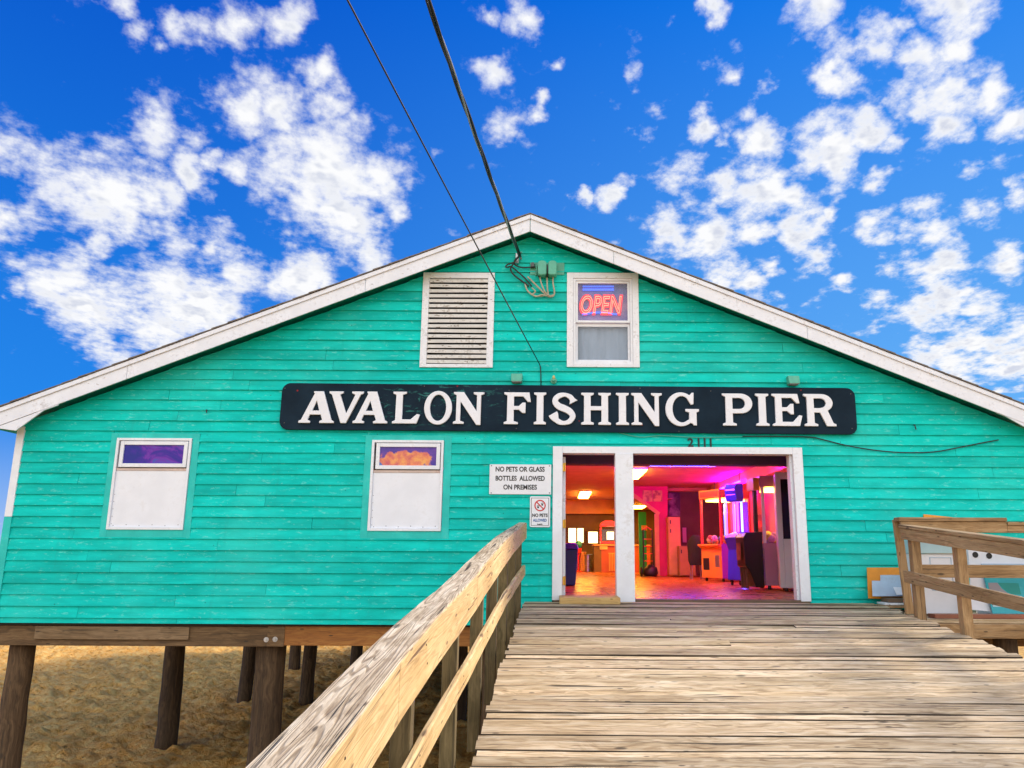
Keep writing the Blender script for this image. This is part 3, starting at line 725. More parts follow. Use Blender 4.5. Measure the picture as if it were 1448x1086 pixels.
MB().tube([at(830, 404, .10), at(830, 392, .10)], .004, 6).tube([at(866, 404, .10), at(866, 392, .10)], .004, 6).build('hanger', M['black'], neon)

# ------------------------------------------------------------------ overhead lines, service boxes, fixtures
def sagline(p, q, sag, n=24):
    return [p.lerp(q, i / n) + Vector((0, 0, -sag * 4 * (i / n) * (1 - i / n))) for i in range(n + 1)]
p = at(763, 515, -.045); q0 = ray(500, 0); q = Vector((0, -DIST, 0)) + q0 * 5.6; far = p + (q - p) * 3.4
cab = MB().tube(sagline(p, far, .10, 30), .0075, 6).tube([p, at(764.3, 519, -.04), at(764.8, 530, -.035), at(765, 546, -.035)], .0075, 6)
tag(cab.build('overhead_wire', M['cable'], smooth=True), 'thin black wire running down past the louver to the top of the signboard', 'wire')
p = at(735, 362, -.16); q0 = ray(619.5, 0); q = Vector((0, -DIST, 0)) + q0 * 7.0; far = p + (q - p) * 3.6
sv = thing('service_cable', 'thick twisted black service cable coming down to the gable peak', 'cable', p)
base = sagline(p, far, .34, 260); d = (far - p).normalized(); up = d.orthogonal().normalized(); sd = d.cross(up)
for k, (r, m) in enumerate(((.0135, M['cable']), (.0135, M['cable']), (.011, M['cable_bare']))):
    pts = []
    for i, b in enumerate(base):
        t = i * .17 + k * 2.094; rad = .015; pts.append(b + (up * math.cos(t) + sd * math.sin(t)) * rad)
    MB().tube(pts, r, 6).build('strand', m, sv, smooth=True)
def pt(px, py, y): return at(px, py, y)
def smooth_path(P, n=6):
    out = []
    for i in range(len(P) - 1):
        p0, p1, p2, p3 = P[max(i-1, 0)], P[i], P[i+1], P[min(i+2, len(P)-1)]
        for k in range(n):
            t = k / n; out.append(.5 * (2*p1 + (p2-p0)*t + (2*p0-5*p1+4*p2-p3)*t*t + (-p0+3*p1-3*p2+p3)*t**3))
    out.append(P[-1]); return out
def wire(parent, m, r, pp): MB().tube(smooth_path([pt(*k) for k in pp]), r, 7).build('drip_loop', m, parent, smooth=True)
wire(sv, M['cable'], .012, [(735, 362, -.16), (731, 366, -.14), (725, 374, -.12), (722, 381, -.10), (727, 389, -.08), (736, 396, -.07), (748, 405, -.06)])
wire(sv, M['cable'], .011, [(734, 362, -.16), (728, 368, -.12), (728, 374, -.09), (737, 378, -.07), (750, 378, -.06), (757, 378, -.06)])
wire(sv, M['cable'], .011, [(727, 371, -.12), (718, 374, -.10), (715, 377, -.10), (718, 378, -.09), (723, 377, -.09), (733, 385, -.07), (742, 393, -.06), (752, 405, -.06)])
wire(sv, M['cable_bare'], .012, [(734, 358, -.17), (736, 362, -.10), (737, 367, -.06)])
hk = MB().box((pt(735.5, 0, -.05).x, -.08, pt(0, 369, -.05).z), (pt(739.5, 0, -.05).x, -.02, pt(0, 355, -.05).z)); hk.tube([pt(737, 356, -.05), pt(737, 357, -.13), pt(735.5, 360, -.15)], .008, 6)
tag(hk.build('cable_hook', M['steel'], bevel=.003), 'rusty steel hook on the gable peak holding the service cable', 'hook')
jb = thing('electrical_box', 'pair of rounded pale green electrical boxes under the gable peak', 'electrical box', at(772, 392, -.03))
for (a, b) in ((760.3, 773), (775, 787.5)):
    c0, c1 = at(a, 370, -.10), at(b, 391, -.10); w = (c1.x - c0.x) / 2; cx_ = (c0.x + c1.x) / 2; h = (c0.z - c1.z)
    prof = [(cx_ + x, c1.z + z) for x, z in [(-w, .03), (-w + .02, 0), (w - .02, 0), (w, .03)] + arc(0, h - w * .75, w, w * .75, 0, 180, 10)]
    MB().prism(prof, 'y', -.17, -.02).build('box', M['teal_box'], jb, bevel=.02, seg=3)
b0, b1 = at(788, 380, -.02), at(796, 386, -.02); MB().box((b0.x - .4, -.028, b1.z - .03), (b1.x + .02, -.02, b0.z + .1)).build('backing_board', M['teal_box'], jb)
def wire2(m, r, pp): MB().tube(smooth_path([pt(*k) for k in pp]), r, 7).build('conduit', m, jb, smooth=True)
wire2(M['cable_beige'], .012, [(782, 391, -.06), (782, 400, -.06), (784, 414, -.06), (781, 419, -.06), (774, 418.5, -.06), (766, 411, -.07), (746, 391, -.07)])
wire2(M['cable_beige'], .012, [(773.5, 391, -.07), (774, 408, -.07), (775, 416, -.07), (772, 418, -.07), (766, 417, -.07), (757, 419, -.06), (746, 411, -.06), (742, 400, -.06)])
wire2(M['cable_beige'], .011, [(763, 391, -.08), (766, 402, -.08), (771, 413, -.08), (777, 418, -.07), (783, 417, -.06)])
wire2(M['cable_beige'], .010, [(752, 407, -.07), (757, 412, -.07), (753, 417, -.06), (763, 419, -.05), (772, 417, -.05)])
wire2(M['cable'], .010, [(760, 378, -.13), (762, 383, -.15), (762, 392, -.10)]); wire2(M['cable'], .010, [(773.5, 374, -.15), (774.5, 382, -.16), (773.5, 392, -.10)])
wire2(M['teal_box'], .012, [(757, 372, -.05), (758.5, 380, -.05), (758, 390, -.05)])
cl = MB().box((at(756, 0, 0).x, -.09, at(0, 376, 0).z), (at(760, 0, 0).x, -.02, at(0, 370, 0).z)); cl.build('clamp', M['screw'], jb, bevel=.004)
for px, py, lab in ((731, 535.5, 'small turquoise painted lamp box above the left half of the signboard'), (1120.5, 538.5, 'small green lamp box above the right end of the signboard')):
    c = at(px, py, -.05); f = thing('sign_lamp', lab, 'lamp', c, group='lamp boxes above the signboard')
    MB().hexa([(c.x-.075, -.16, c.z-.06), (c.x+.075, -.16, c.z-.06), (c.x+.075, -.02, c.z-.06), (c.x-.075, -.02, c.z-.06),
               (c.x-.08, -.12, c.z+.06), (c.x+.08, -.12, c.z+.06), (c.x+.08, -.02, c.z+.06), (c.x-.08, -.02, c.z+.06)]).build('housing', M['teal_box'], f, bevel=.008)
    MB().box((c.x-.065, -.150, c.z-.066), (c.x+.065, -.03, c.z-.0605)).build('lens', M['grey_panel'], f)
c = at(783, 538, -.05); f = thing('bulb_socket', 'small weathered bulb socket on the wall above the middle of the sign', 'light socket', c)
MB().lathe(c + Vector((0, .02, 0)), [(.045, .0), (.045, -.02), (.025, -.03), (.025, -.07), (.012, -.08)], 14, 'y').build('socket', M['teal_box'], f, smooth=False)
MB().lathe(c + Vector((.0, -.05, .035)), [(.012, -.03), (.02, 0), (.016, .02), (.004, .03)], 12, 'z').build('bulb', paint('yellowed_glass', (.55, .48, .18), .3, .1), f, smooth=True)
wr = MB().tube(smooth_path([at(*k, -.04) for k in ((1050, 617), (1100, 617), (1145, 618), (1165, 622), (1200, 630.5), (1240, 637), (1280, 640), (1320, 639), (1350, 634), (1385, 627), (1412, 622))]), .008, 6)
tag(wr.build('loose_wire', M['cable'], smooth=True), 'loose dark wire drooping across the wall right of the signboard', 'wire')
wr = MB().tube(smooth_path([at(*k, -.035) for k in ((876, 612), (905, 618), (935, 616), (985, 618.5), (1050, 617.5))]), .005, 6)
tag(wr.build('loose_wire', M['teal_box'], smooth=True), 'thin painted wire along the wall just under the signboard', 'wire')
for px, py, r, lab in ((1292, 601, .035, 'short cut wire stub on the clapboards right of the signboard'), (293, 580, .022, 'small cut wire stub above the left lower window')):
    c = at(px, py, -.02); kn = MB().tube([c, c + Vector((0, -.03, 0)), c + Vector((.012, -.035, -r * 2))], .008, 6)
    tag(kn.build('wire_stub', M['cable']), lab, 'wire stub')
# ------------------------------------------------------------------ boardwalk ramp
PROF = [(-60, -7.5), (-11, -2.42), (-5.59, -1.32), (-5.16, -1.215), (-4.57, -1.085), (-3.94, -.96), (-3.43, -.87), (-2.5, -.735), (-1.9, -.67), (-1.2, -.635), (0, -.62), (9, -.62)]
def interp(T, v):
    for (a, b), (c, d) in zip(T, T[1:]):
        if a <= v <= c: return b + (d - b) * (v - a) / (c - a)
    return T[-1][1]
def deck_z(y): return interp(PROF, y)
EDGE_L = [(-60, -2.0), (-11, -.66), (-5.63, -.531), (-5.15, -.519), (-4.56, -.495), (-3.8, -.477), (-3.45, -.447), (-2.36, -.42), (0, -.405), (5, -.4)]
EDGE_R = [(-60, 8.0), (-11, 4.85), (-5, 4.36), (-3.56, 4.22), (-2.9, 4.13), (-1.95, 4.02), (-1.2, 4.10), (0, 4.22), (5, 4.3)]
mb = MB(); rr = random.Random(3); y = -.045
deckn = thing('boardwalk', 'weathered plank ramp leading up to the open doorway', 'boardwalk', (1.8, 0, -.62)); tag(deckn, kind='structure')
while y > -14.5:
    w = rr.uniform(.090, .128); ya, yb = y, y - w; gap = rr.uniform(.003, .017)
    x0 = interp(EDGE_L, (ya + yb) / 2) - rr.uniform(-.010, .018); x1 = interp(EDGE_R, (ya + yb) / 2) + rr.uniform(-.02, .05)
    cuts = [x0] + ([x0 + (x1 - x0) * rr.uniform(.2, .8)] if rr.random() < .16 else []) + [x1]
    for c0, c1 in zip(cuts, cuts[1:]):
        mb.cur = rr.random(); n = 14; vs = []; dz = rr.uniform(-.007, .007); tw = rr.uniform(-.006, .007); ph = rr.uniform(0, 9); am = rr.uniform(.001, .005)
        for i in range(n + 1):
            f = i / n; x = c0 + .0015 + (c1 - c0 - .003) * f
            wob = am * math.sin(x * 2.3 + ph); e1 = .004 * mnoise.noise(Vector((x * 3, ya * 9, 1))); e2 = .004 * mnoise.noise(Vector((x * 3, yb * 9, 4)))
            za, zb_ = deck_z(ya) + dz + wob + tw, deck_z(yb) + dz + wob - tw; ee = .006
            vs += [(x, ya + e1, za - .04), (x, ya + e1, za - ee), (x, ya + e1 - ee, za), (x, yb + e2 + ee + gap, zb_), (x, yb + e2 + gap, zb_ - ee), (x, yb + e2 + gap, zb_ - .04)]
        fs = [(i*6+k, i*6+(k+1) % 6, (i+1)*6+(k+1) % 6, (i+1)*6+k) for i in range(n) for k in range(6)] + [(0,1,2,3,4,5), tuple(n*6 + k for k in (5,4,3,2,1,0))]
        mb.add(vs, fs)
    y = yb
pk = mb.build('planking', M['deck'], deckn)
M['board_edge'] = paint('shaded_board_edge', (.055, .038, .020), .95, .4)   # sawn edges darkened to paint the shade in the plank gaps
pk.data.materials.append(M['board_edge'])
for p in pk.data.polygons:
    if p.normal.z < .88: p.material_index = 1
ysamp = [-.06, -.8, -1.6, -2.4, -3.4, -4.5, -5.6, -8, -11, -14.5]
def swept(offx, w, top, h, table, name, m):
    mb = MB(); vs = []
    for yv in ysamp:
        x = interp(table, yv) + offx; z = deck_z(yv) - top
        vs += [(x - w/2, yv, z - h), (x + w/2, yv, z - h), (x + w/2, yv, z), (x - w/2, yv, z)]
    n = len(ysamp); mb.add(vs, [(i*4+k, i*4+(k+1) % 4, (i+1)*4+(k+1) % 4, (i+1)*4+k) for i in range(n-1) for k in range(4)] + [(0,1,2,3), tuple(4*(n-1)+k for k in (3,2,1,0))])
    mb.build(name, m, deckn)
for off, tb in ((.06, EDGE_L), (1.2, EDGE_L), (2.3, EDGE_L), (-1.2, EDGE_R), (-.06, EDGE_R)): swept(off, .06, .046, .22, tb, 'stringer', M['rail_brown'])
for yv in (-1.6, -4.4, -7.4, -10.4):
    for x in (interp(EDGE_L, yv) + .3, (interp(EDGE_L, yv) + interp(EDGE_R, yv)) / 2, interp(EDGE_R, yv) - .3):
        MB().tube([(x, yv, -3.6), (x, yv, deck_z(yv) - .30)], .13, 12).build('pile', M['pile'], deckn, smooth=True)

# ------------------------------------------------------------------ left handrail
RAIL = [(-14.5, -1.70), (-11, -1.08), (-8.36, -.655), (-8.1, -.605), (-7.63, -.515), (-7.22, -.445), (-6.48, -.335), (-5.34, -.195), (-4.3, -.05), (-3.23, .10), (-2.2, .225), (-1.3, .315), (-.27, .415), (0, .43)]
def rail_x(y): return -.403 + .04 * (y + .3)
def rail_w(y): return interp([(-15, .26), (-8.4, .25), (-8, .232), (-7.45, .212), (-6.4, .19), (-5.34, .18), (-4.1, .165), (-2.9, .15), (-.3, .11), (0, .11)], y)
hr = thing('handrail', 'yellow pine handrail with split grey top along the left ramp edge', 'railing', (-.42, -.3, -.62))
def dens(a, b, n): return [a + (b - a) * i / n for i in range(n + 1)]
ry = dens(-.27, -13.5, 90)
def section(mb, ys_, fn, ref=None):
    vs = []; k = None; g = []
    for yv in ys_:
        s = fn(yv); k = len(s); vs += s
        g += [(p[0] - (rail_x(yv) if ref is RAILF else srx(yv)) if ref else p[0], p[1], p[2] - (ref(yv) if ref else 0)) for p in s]
    n = len(ys_); mb.add(vs, [(i*k+j, i*k+(j+1) % k, (i+1)*k+(j+1) % k, (i+1)*k+j) for i in range(n-1) for j in range(k)] + [tuple(range(k)), tuple(k*(n-1)+j for j in range(k-1, -1, -1))], g)
def RAILF(y): return interp(RAIL, y)
def wobble(y, s, a): return a * mnoise.noise(Vector((y * 1.7, s, 0)))
def cap(yv):
    x = rail_x(yv) + wobble(yv, 1, .006); z = interp(RAIL, yv) + wobble(yv, 2, .005); w = rail_w(yv); c = .012
    lx = x - w + wobble(yv, 3, .008)
    return [(x - .0, yv, z - .045), (x, yv, z - .014), (x - .004, yv, z - .004), (x - c, yv, z), (lx + c, yv, z + .002), (lx, yv, z - c), (lx, yv, z - .05), (x - .05, yv, z - .052)]
mb = MB(); section(mb, ry, cap, RAILF); mb.build('top_rail', M['rail_top'], hr, smooth=False)
def face(yv):
    x = rail_x(yv) + wobble(yv, 1, .006) + .0025; z = interp(RAIL, yv) + wobble(yv, 2, .005); h = interp([(-14, .27), (-6, .27), (-3, .25), (-.3, .21), (0, .21)], yv)
    return [(x, yv, z - .013), (x, yv, z - h + .01), (x - .008, yv, z - h), (x - .05, yv, z - h), (x - .05, yv, z - .0535), (x - .004, yv, z - .046), (x - .004, yv, z - .006)]
cuts = [-.27, -2.45, -4.95, -7.35, -10.0, -13.5]
for i, (a, b) in enumerate(zip(cuts, cuts[1:])):
    mb = MB(); mb.cur = (.45, .6, .5, .4, .6)[i]; section(mb, dens(a - .003, b + .003, 24), face, RAILF); mb.build('face_board', M['rail_face'], hr)
def mid(yv):
    x = rail_x(yv) - .012 + wobble(yv, 7, .006); z = interp(RAIL, yv) - .56 + wobble(yv, 8, .007)
    return [(x, yv, z - .13), (x, yv, z - .012), (x - .010, yv, z), (x - .034, yv, z), (x - .04, yv, z - .13)]
cuts = [-.22, -3.0, -5.6, -8.2, -13.5]
for i, (a, b) in enumerate(zip(cuts, cuts[1:])):
    mb = MB(); mb.cur = (.5, .65, .4, .6)[i]; section(mb, dens(a - .002, b + .002, 26), mid, RAILF); mb.build('lower_rail', M['rail_face'], hr)
for i, yv in enumerate((-.36, -1.2, -2.15, -3.12, -4.15, -5.40, -6.78, -8.1, -9.5, -10.9, -12.3)):
    x = rail_x(yv) - .0545; zt = interp(RAIL, yv) - .054; mb = MB(); mb.cur = (i * .37) % 1
    mb.box((x - .10, yv - .05, deck_z(yv) - .55), (x, yv + .05, zt)); mb.build('post', M['post'], hr, bevel=.006)

nk = paint('rusty_nail', (.055, .035, .022), .6, .3, metal=.4)
for i, yv in enumerate((-1.2, -2.15, -3.12, -4.15, -5.40, -6.78, -8.1)):
    for dz, y_ in ((.07, yv - .02), (.17, yv + .02), (.60, yv), (.655, yv + .015)):
        x = rail_x(y_) + wobble(y_, 1, .006) + .003 if dz < .5 else rail_x(y_) - .012 + wobble(y_, 7, .006)
        MB().lathe((x, y_, interp(RAIL, y_) - dz), [(.006, -.004), (.006, .001), (.003, .0025)], 8, 'x').build('nail_head', nk, hr)

# ------------------------------------------------------------------ right side: side platform, sloping rail, cross rail
SPZ = -.70
spf = thing('side_platform', 'low plank platform against the wall right of the ramp', 'platform', (6.0, -.9, SPZ)); tag(spf, kind='structure')
mb = MB(); rr = random.Random(9); y = -.06
while y > -1.66:
    w = .135; mb.cur = rr.random(); mb.box((4.26 - (.0 if y > -.7 else .12), y - w + .008, SPZ - .04), (9.5, y, SPZ + rr.uniform(-.003, .003))); y -= w
mb.build('planking', M['deck'], spf)
MB().box((4.05, -1.745, SPZ - .20), (9.5, -1.695, SPZ - .045)).build('edge_board', M['rail_brown_x'], spf, bevel=.006)
MB().box((4.25, -.9, SPZ - .26), (9.5, -.84, SPZ - .045)).build('stringer', M['rail_brown_x'], spf)
for x in (5.2, 8.2): MB().tube([(x, -1.45, -3.6), (x, -1.45, SPZ - .21)], .13, 12).build('pile', M['pile'], spf, smooth=True)
RX = [(-14, 5.1), (-11, 4.9), (-5, 4.40), (-3.56, 4.22), (-2.9, 4.125), (-1.8, 3.985)]
sr = thing('handrail', 'brown sloping handrail with two rails along the right ramp edge', 'railing', (4.0, -1.85, -.67))
a0 = at(1270, 742, -1.86); zA = a0.z
b0 = at(1448, 765, -3.85); print('sloping rail', a0, b0)
def srz(y): return zA + (b0.z - zA) * (-1.86 - y) / 1.99 if y > -3.85 else b0.z - (deck_z(-3.85) - deck_z(y))
sys_ = dens(-1.80, -11.5, 40)
def srx(y): return interp(RX, y)
mb = MB(); section(mb, sys_, lambda y: [(srx(y) - .06, y, srz(y) + wobble(y, 11, .004)), (srx(y) + .085, y, srz(y) + wobble(y, 11, .004)), (srx(y) + .085, y, srz(y) - .04), (srx(y) - .06, y, srz(y) - .04)], srz)
mb.build('top_rail', M['rail_brown'], sr, bevel=.006)
mb = MB(); mb.cur = .6; section(mb, sys_, lambda y: [(srx(y) - .045, y, srz(y) - .042), (srx(y) - .002, y, srz(y) - .042), (srx(y) - .002, y, srz(y) - .165 + wobble(y, 12, .005)), (srx(y) - .045, y, srz(y) - .165 + wobble(y, 12, .005))], srz)
mb.build('face_board', M['rail_brown'], sr, bevel=.005)
mb = MB(); mb.cur = .35; section(mb, sys_, lambda y: [(srx(y) - .047, y, srz(y) - .515 + wobble(y, 13, .005)), (srx(y) - .003, y, srz(y) - .515), (srx(y) - .003, y, srz(y) - .645), (srx(y) - .047, y, srz(y) - .645)], srz)
mb.build('lower_rail', M['rail_brown'], sr, bevel=.005)
for i, yv in enumerate((-1.90, -2.70, -4.0, -5.5, -6.9, -8.4, -9.9, -11.3)):
    mb = MB(); mb.cur = (i * .41 + .3) % 1; x = srx(yv); mb.box((x, yv - .05, deck_z(yv) - .42), (x + .10, yv + .05, srz(yv) - .043)); mb.build('post', M['post_brown'], sr, bevel=.006)
cr_ = thing('cross_rail', 'brown horizontal railing running right from the corner post in front of the wall', 'railing', (4.2, -1.7, -.67))
yc = -1.70; zt = at(1300, 732, yc).z
mb = MB(); mb.cur = .4; e = at(1418, 740, yc)
mb.box((at(1266.5, 735, yc).x, yc - .10, zt - .045), (e.x, yc + .06, zt)); mb.build('top_rail', M['rail_brown_x'], cr_, bevel=.006)
mb = MB(); mb.cur = .55; mb.box((at(1269, 735, yc).x, yc - .085, zt - .17), (e.x, yc - .04, zt - .046)); mb.box((e.x + .002, yc - .085, zt - .17), (9.4, yc - .04, zt - .086)); mb.build('face_board', M['rail_brown_x'], cr_, bevel=.005)
mb = MB(); mb.cur = .2; mb.box((e.x + .003, yc - .10, zt - .084), (9.4, yc + .06, zt - .047)); mb.build('top_rail', M['rail_brown_x'], cr_, bevel=.005)
zm_ = at(1350, 798.5, yc).z; mb = MB(); mb.cur = .5; mb.box((4.13, yc - .042, zm_ - .145), (9.4, yc - .002, zm_)); mb.build('lower_rail', M['rail_brown_x'], cr_, bevel=.005)
for i, x in enumerate((6.3, 8.4)):
    mb = MB(); mb.cur = .3 * i; mb.box((x, yc + .001, SPZ - .4), (x + .09, yc + .09, zt - .086)); mb.build('post', M['post_brown'], cr_, bevel=.005)
lp, lq = at(1272, 742, -1.62), at(1286, 862, -1.62); mb = MB(); mb.cur = .7
mb.bar((lq.x, -1.62, lq.z - .05), (lp.x - .03, -1.62, lp.z + .06), .09, .05, (0, 1, 0)); mb.build('post', M['post_brown'], cr_, bevel=.005)

# ------------------------------------------------------------------ boards and sheets leaning on the wall
def sheet(name, label, cat, m, quad_px, y_bot, y_top, th=.012, group=None):
    """a rigid sheet whose foot stands at depth y_bot and whose head leans on depth y_top; corners BL BR TR TL"""
    P = [at(*quad_px[0], y_bot), at(*quad_px[1], y_bot), at(*quad_px[2], y_top), at(*quad_px[3], y_top)]
    nrm = (P[1] - P[0]).cross(P[3] - P[0]).normalized(); 
    if nrm.y > 0: nrm = -nrm
    mb = MB(); mb.hexa([p - nrm * th for p in P] + P); o = mb.build(name, m, bevel=.002); tag(o, label, cat, group); return o
G_ = 'sheets stacked against the wall beside the ramp'
sheet('plywood_sheet', 'orange painted sheet leaning on the wall at the left of the stack', 'board', M['orange_ply'], [(1228, 846), (1300, 848), (1298, 802.5), (1226, 802.5)], -.22, -.06, .015, G_)
sheet('plastic_sheet', 'pale blue sheet with stepped top leaning in front of the orange one', 'board', M['blue_ply'], [(1234, 843), (1290, 843), (1290, 822), (1233, 821)], -.34, -.24, .01, G_)
sheet('plastic_sheet', 'taller grey blue sheet between the orange sheet and the corner post', 'board', M['blue_ply'], [(1245, 838), (1292, 838), (1292, 813), (1245, 813)], -.29, -.21, .01, G_)
sheet('paper_sheet', 'small torn white sheet tilted in front of the grey blue sheets', 'sheet', M['white_clean'], [(1268, 841), (1300, 841), (1300, 831), (1263, 830)], -.42, -.36, .006, G_)
a = at(1236, 840, -.5)
for i, (w, h, y0, m, lab) in enumerate(((1.0, .03, -.62, M['rail_brown_x'], 'brown plank at the bottom of the flat pile beside the ramp'), (.92, .025, -.55, M['white_worn'], 'worn white board lying second in the flat pile'), (.86, .05, -.5, M['brown_ply'], 'dark brown board lying on top of the flat pile'))):
    x0 = 4.13 + .07 * i; z0 = SPZ + .006 + (.0, .033, .061)[i] + .05
    mb = MB(); mb.cur = .3; mb.hexa([(x0, y0, z0), (x0 + w, y0 + .03, z0), (x0 + w + .02, y0 + .33, z0), (x0 + .03, y0 + .32, z0), (x0, y0, z0 + h), (x0 + w, y0 + .03, z0 + h), (x0 + w + .02, y0 + .33, z0 + h), (x0 + .03, y0 + .32, z0 + h)])
    tag(mb.build('plank', m, bevel=.003), lab, 'board', 'flat boards beside the ramp')
sheet('plywood_sheet', 'orange sheet edge showing above the cross rail', 'board', M['orange_ply'], [(1313, 852), (1372, 854), (1366, 733.5), (1306, 727)], -.36, -.07, .02)
def boxy(name, label, cat, x0, x1, y0, y1, z0, z1, m, **k):
    o = MB().box((x0, y0, z0), (x1, y1, z1)).build(name, m, bevel=.006); tag(o, label, cat, k.get('group')); return o
# discarded white fittings behind the rails
wc = thing('white_cabinet', 'discarded white cabinet lying behind the first railing bay', 'cabinet', (at(1325, 800, -1.1).x, -1.1, SPZ))
p, q = at(1299, 783, -1.15), at(1357, 855, -1.15)
MB().box((p.x, -1.15, SPZ + .02), (q.x, -.6, p.z)).build('body', M['white_clean'], wc, bevel=.012)
p2, q2 = at(1314, 788, -1.15), at(1356, 797, -1.15)
MB().frame(p2.x, q.x - .05, q2.z - .32, p2.z, .008, -1.156, -1.148).build('seam', M['blue_ply'], wc)
MB().box((p.x - .02, -1.17, p.z + .003), (q.x + .02, -.58, p.z + .17)).build('lid', M['aqua_pale'], wc, bevel=.008)
p, q = at(1369, 777, -1.0), at(1382, 800, -1.0)
wp = thing('white_fixture_panel', 'white panel with two round black holes behind the sloping rail', 'panel', (at(1400, 800, -1.0).x, -1.0, SPZ))
p, q = at(1369, 780, -1.0), at(1510, 800, -1.0)
MB().box((p.x, -1.0, q.z - .05), (q.x, -.93, p.z + .12)).build('panel', M['white_clean'], wp, bevel=.006)
for px, py in ((1379, 784.5), (1398.5, 786)):
    c = at(px, py, -1.0); MB().lathe(c, [(.036, .004), (.036, -.006), (.028, -.0065), (.027, -.002)], 18, 'y').build('hole_rim', M['black'], wp); 
p, q = at(1387, 797, -1.0), at(1510, 804, -1.0); MB().box((p.x, -1.02, p.z - .06), (q.x, -1.002, p.z)).build('ledge', M['blue_ply'], wp)
MB().box((at(1375, 800, -.96).x, -.98, SPZ + .01), (at(1500, 800, -.96).x, -.94, q.z - .052)).build('legs', M['white_clean'], wp)
sheet('white_sheet', 'white sheet leaning below the lower rail beside the teal picture board', 'sheet', M['white_clean'], [(1372, 862), (1412, 866), (1395, 812), (1372, 812)], -1.32, -1.24, .012)
pb = thing('picture_board', 'teal and grey wave picture board leaning behind the sloping rail', 'board', (at(1430, 840, -1.3).x, -1.35, SPZ))
P = [at(1404, 868, -1.38), at(1530, 874, -1.38), at(1530, 812, -1.28), at(1391, 812, -1.28)]
MB().hexa([p + Vector((0, .015, 0)) for p in P] + P).build('board', M['aqua'], pb)
def patch(px, m, nm):
    def onp(a, b):
        p = at(a, b, -1.33); n_ = (P[1] - P[0]).cross(P[3] - P[0]); r = ray(a, b); o = Vector((0, -DIST, 0)); t = (P[0] - o).dot(n_) / r.dot(n_); return o + r * t + Vector((0, -.004, 0))
    V_ = [onp(*k) for k in px]; mb = MB(); mb.add(V_ + [v + Vector((0, .003, 0)) for v in V_], [tuple(range(len(V_))), tuple(range(2*len(V_)-1, len(V_)-1, -1))] + [(i, (i+1) % len(V_), (i+1) % len(V_) + len(V_), i + len(V_)) for i in range(len(V_))]); mb.build(nm, m, pb)
patch([(1397, 824), (1410, 824), (1416, 832), (1424, 838), (1430, 841), (1400, 840)], M['grey_panel'], 'grey_wave')
patch([(1411, 824), (1500, 826), (1500, 842), (1432, 840.5), (1424, 837), (1417, 831)], paint('teal_print', (.01, .30, .27), .5, .1), 'teal_wave')
patch([(1400, 842), (1500, 844), (1500, 860), (1404, 858)], M['aqua_pale'], 'pale_band')
mb = MB(); mb.cur = .8; mb.box((4.35, -1.60, SPZ + .004), (6.6, -1.42, SPZ + .05)); tag(mb.build('plank', paint('red_brown_plank', (.28, .10, .055), .7, .2, (.1, .06, .04), .5), bevel=.004), 'reddish plank lying on the side platform behind the railing', 'board')
s0, s1 = at(791, 843, -.55), at(877, 857, -.55)
zs0 = deck_z(-.5) + .008
tag(MB().box((s0.x, -.60, zs0), (s1.x, -.068, zs0 + .085)).build('doorstep', M['step'], bevel=.008), 'new yellow timber doorstep in front of the narrow door opening', 'step')
# ------------------------------------------------------------------ the arcade inside
CZ = 1.95
RX0, RX1, RY1 = -5.2, 4.95, 18.2
M['tile'] = None
def tile_mat():
    m, t, b = newmat('arcade_floor_tile'); co = obco(t)
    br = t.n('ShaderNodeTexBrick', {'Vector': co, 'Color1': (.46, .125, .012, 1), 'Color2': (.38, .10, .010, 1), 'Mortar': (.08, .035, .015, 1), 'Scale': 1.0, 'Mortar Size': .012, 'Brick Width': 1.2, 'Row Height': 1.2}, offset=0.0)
    n = t.noise(co, 3.0, 5.0)
    t.L.new(t.mix(t.mapr(n, .35, .7, 0, .5), br.outputs[0], (.24, .06, .008)), b.inputs['Base Color'])
    b.inputs['Specular IOR Level'].default_value = .18; t.L.new(t.mapr(n, .3, .7, .22, .42), b.inputs['Roughness']); return m
M['tile'] = tile_mat()
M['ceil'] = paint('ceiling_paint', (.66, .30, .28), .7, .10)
M['pink_wall'] = paint('hot_pink_wall', (.75, .02, .15), .6, .08)
M['purple_beam'] = paint('dark_purple_beam', (.10, .035, .12), .6, .15)
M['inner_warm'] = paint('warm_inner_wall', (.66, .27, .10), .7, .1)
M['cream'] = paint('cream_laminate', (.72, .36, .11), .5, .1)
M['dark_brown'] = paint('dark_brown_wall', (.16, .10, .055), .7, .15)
M['fluor'] = glow('fluorescent_diffuser', (1.0, .44, .04), 62.0)
M['daylight'] = glow('bright_back_window', (1.0, .74, .36), 4.5)
M['mag_tube'] = glow('magenta_tube', (1.0, .005, .66), 95.0)
M['unseen_blue_tube'] = glow('unseen_blue_tube', (.03, .03, 1.0), 330.0)
M['crane_lamp'] = glow('crane_lamp', (1.0, .50, .08), 22.0)
M['violet_lamp'] = glow('violet_lamp', (.85, .05, 1.0), 16.0)
M['plush'] = paint('plush_prizes', (.35, .12, .45), .9, .3)
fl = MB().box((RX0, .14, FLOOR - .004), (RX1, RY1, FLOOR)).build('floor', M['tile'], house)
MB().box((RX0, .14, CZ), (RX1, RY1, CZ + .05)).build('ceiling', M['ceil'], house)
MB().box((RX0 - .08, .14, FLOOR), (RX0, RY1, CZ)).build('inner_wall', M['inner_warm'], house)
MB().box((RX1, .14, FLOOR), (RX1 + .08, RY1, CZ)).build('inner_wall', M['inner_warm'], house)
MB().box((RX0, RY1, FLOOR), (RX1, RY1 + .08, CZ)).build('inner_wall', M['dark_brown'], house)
MB().box((RX0, RY1 - .25, 1.45), (2.2, RY1 - .002, CZ - .002)).build('ceiling_beam', M['cream'], house)
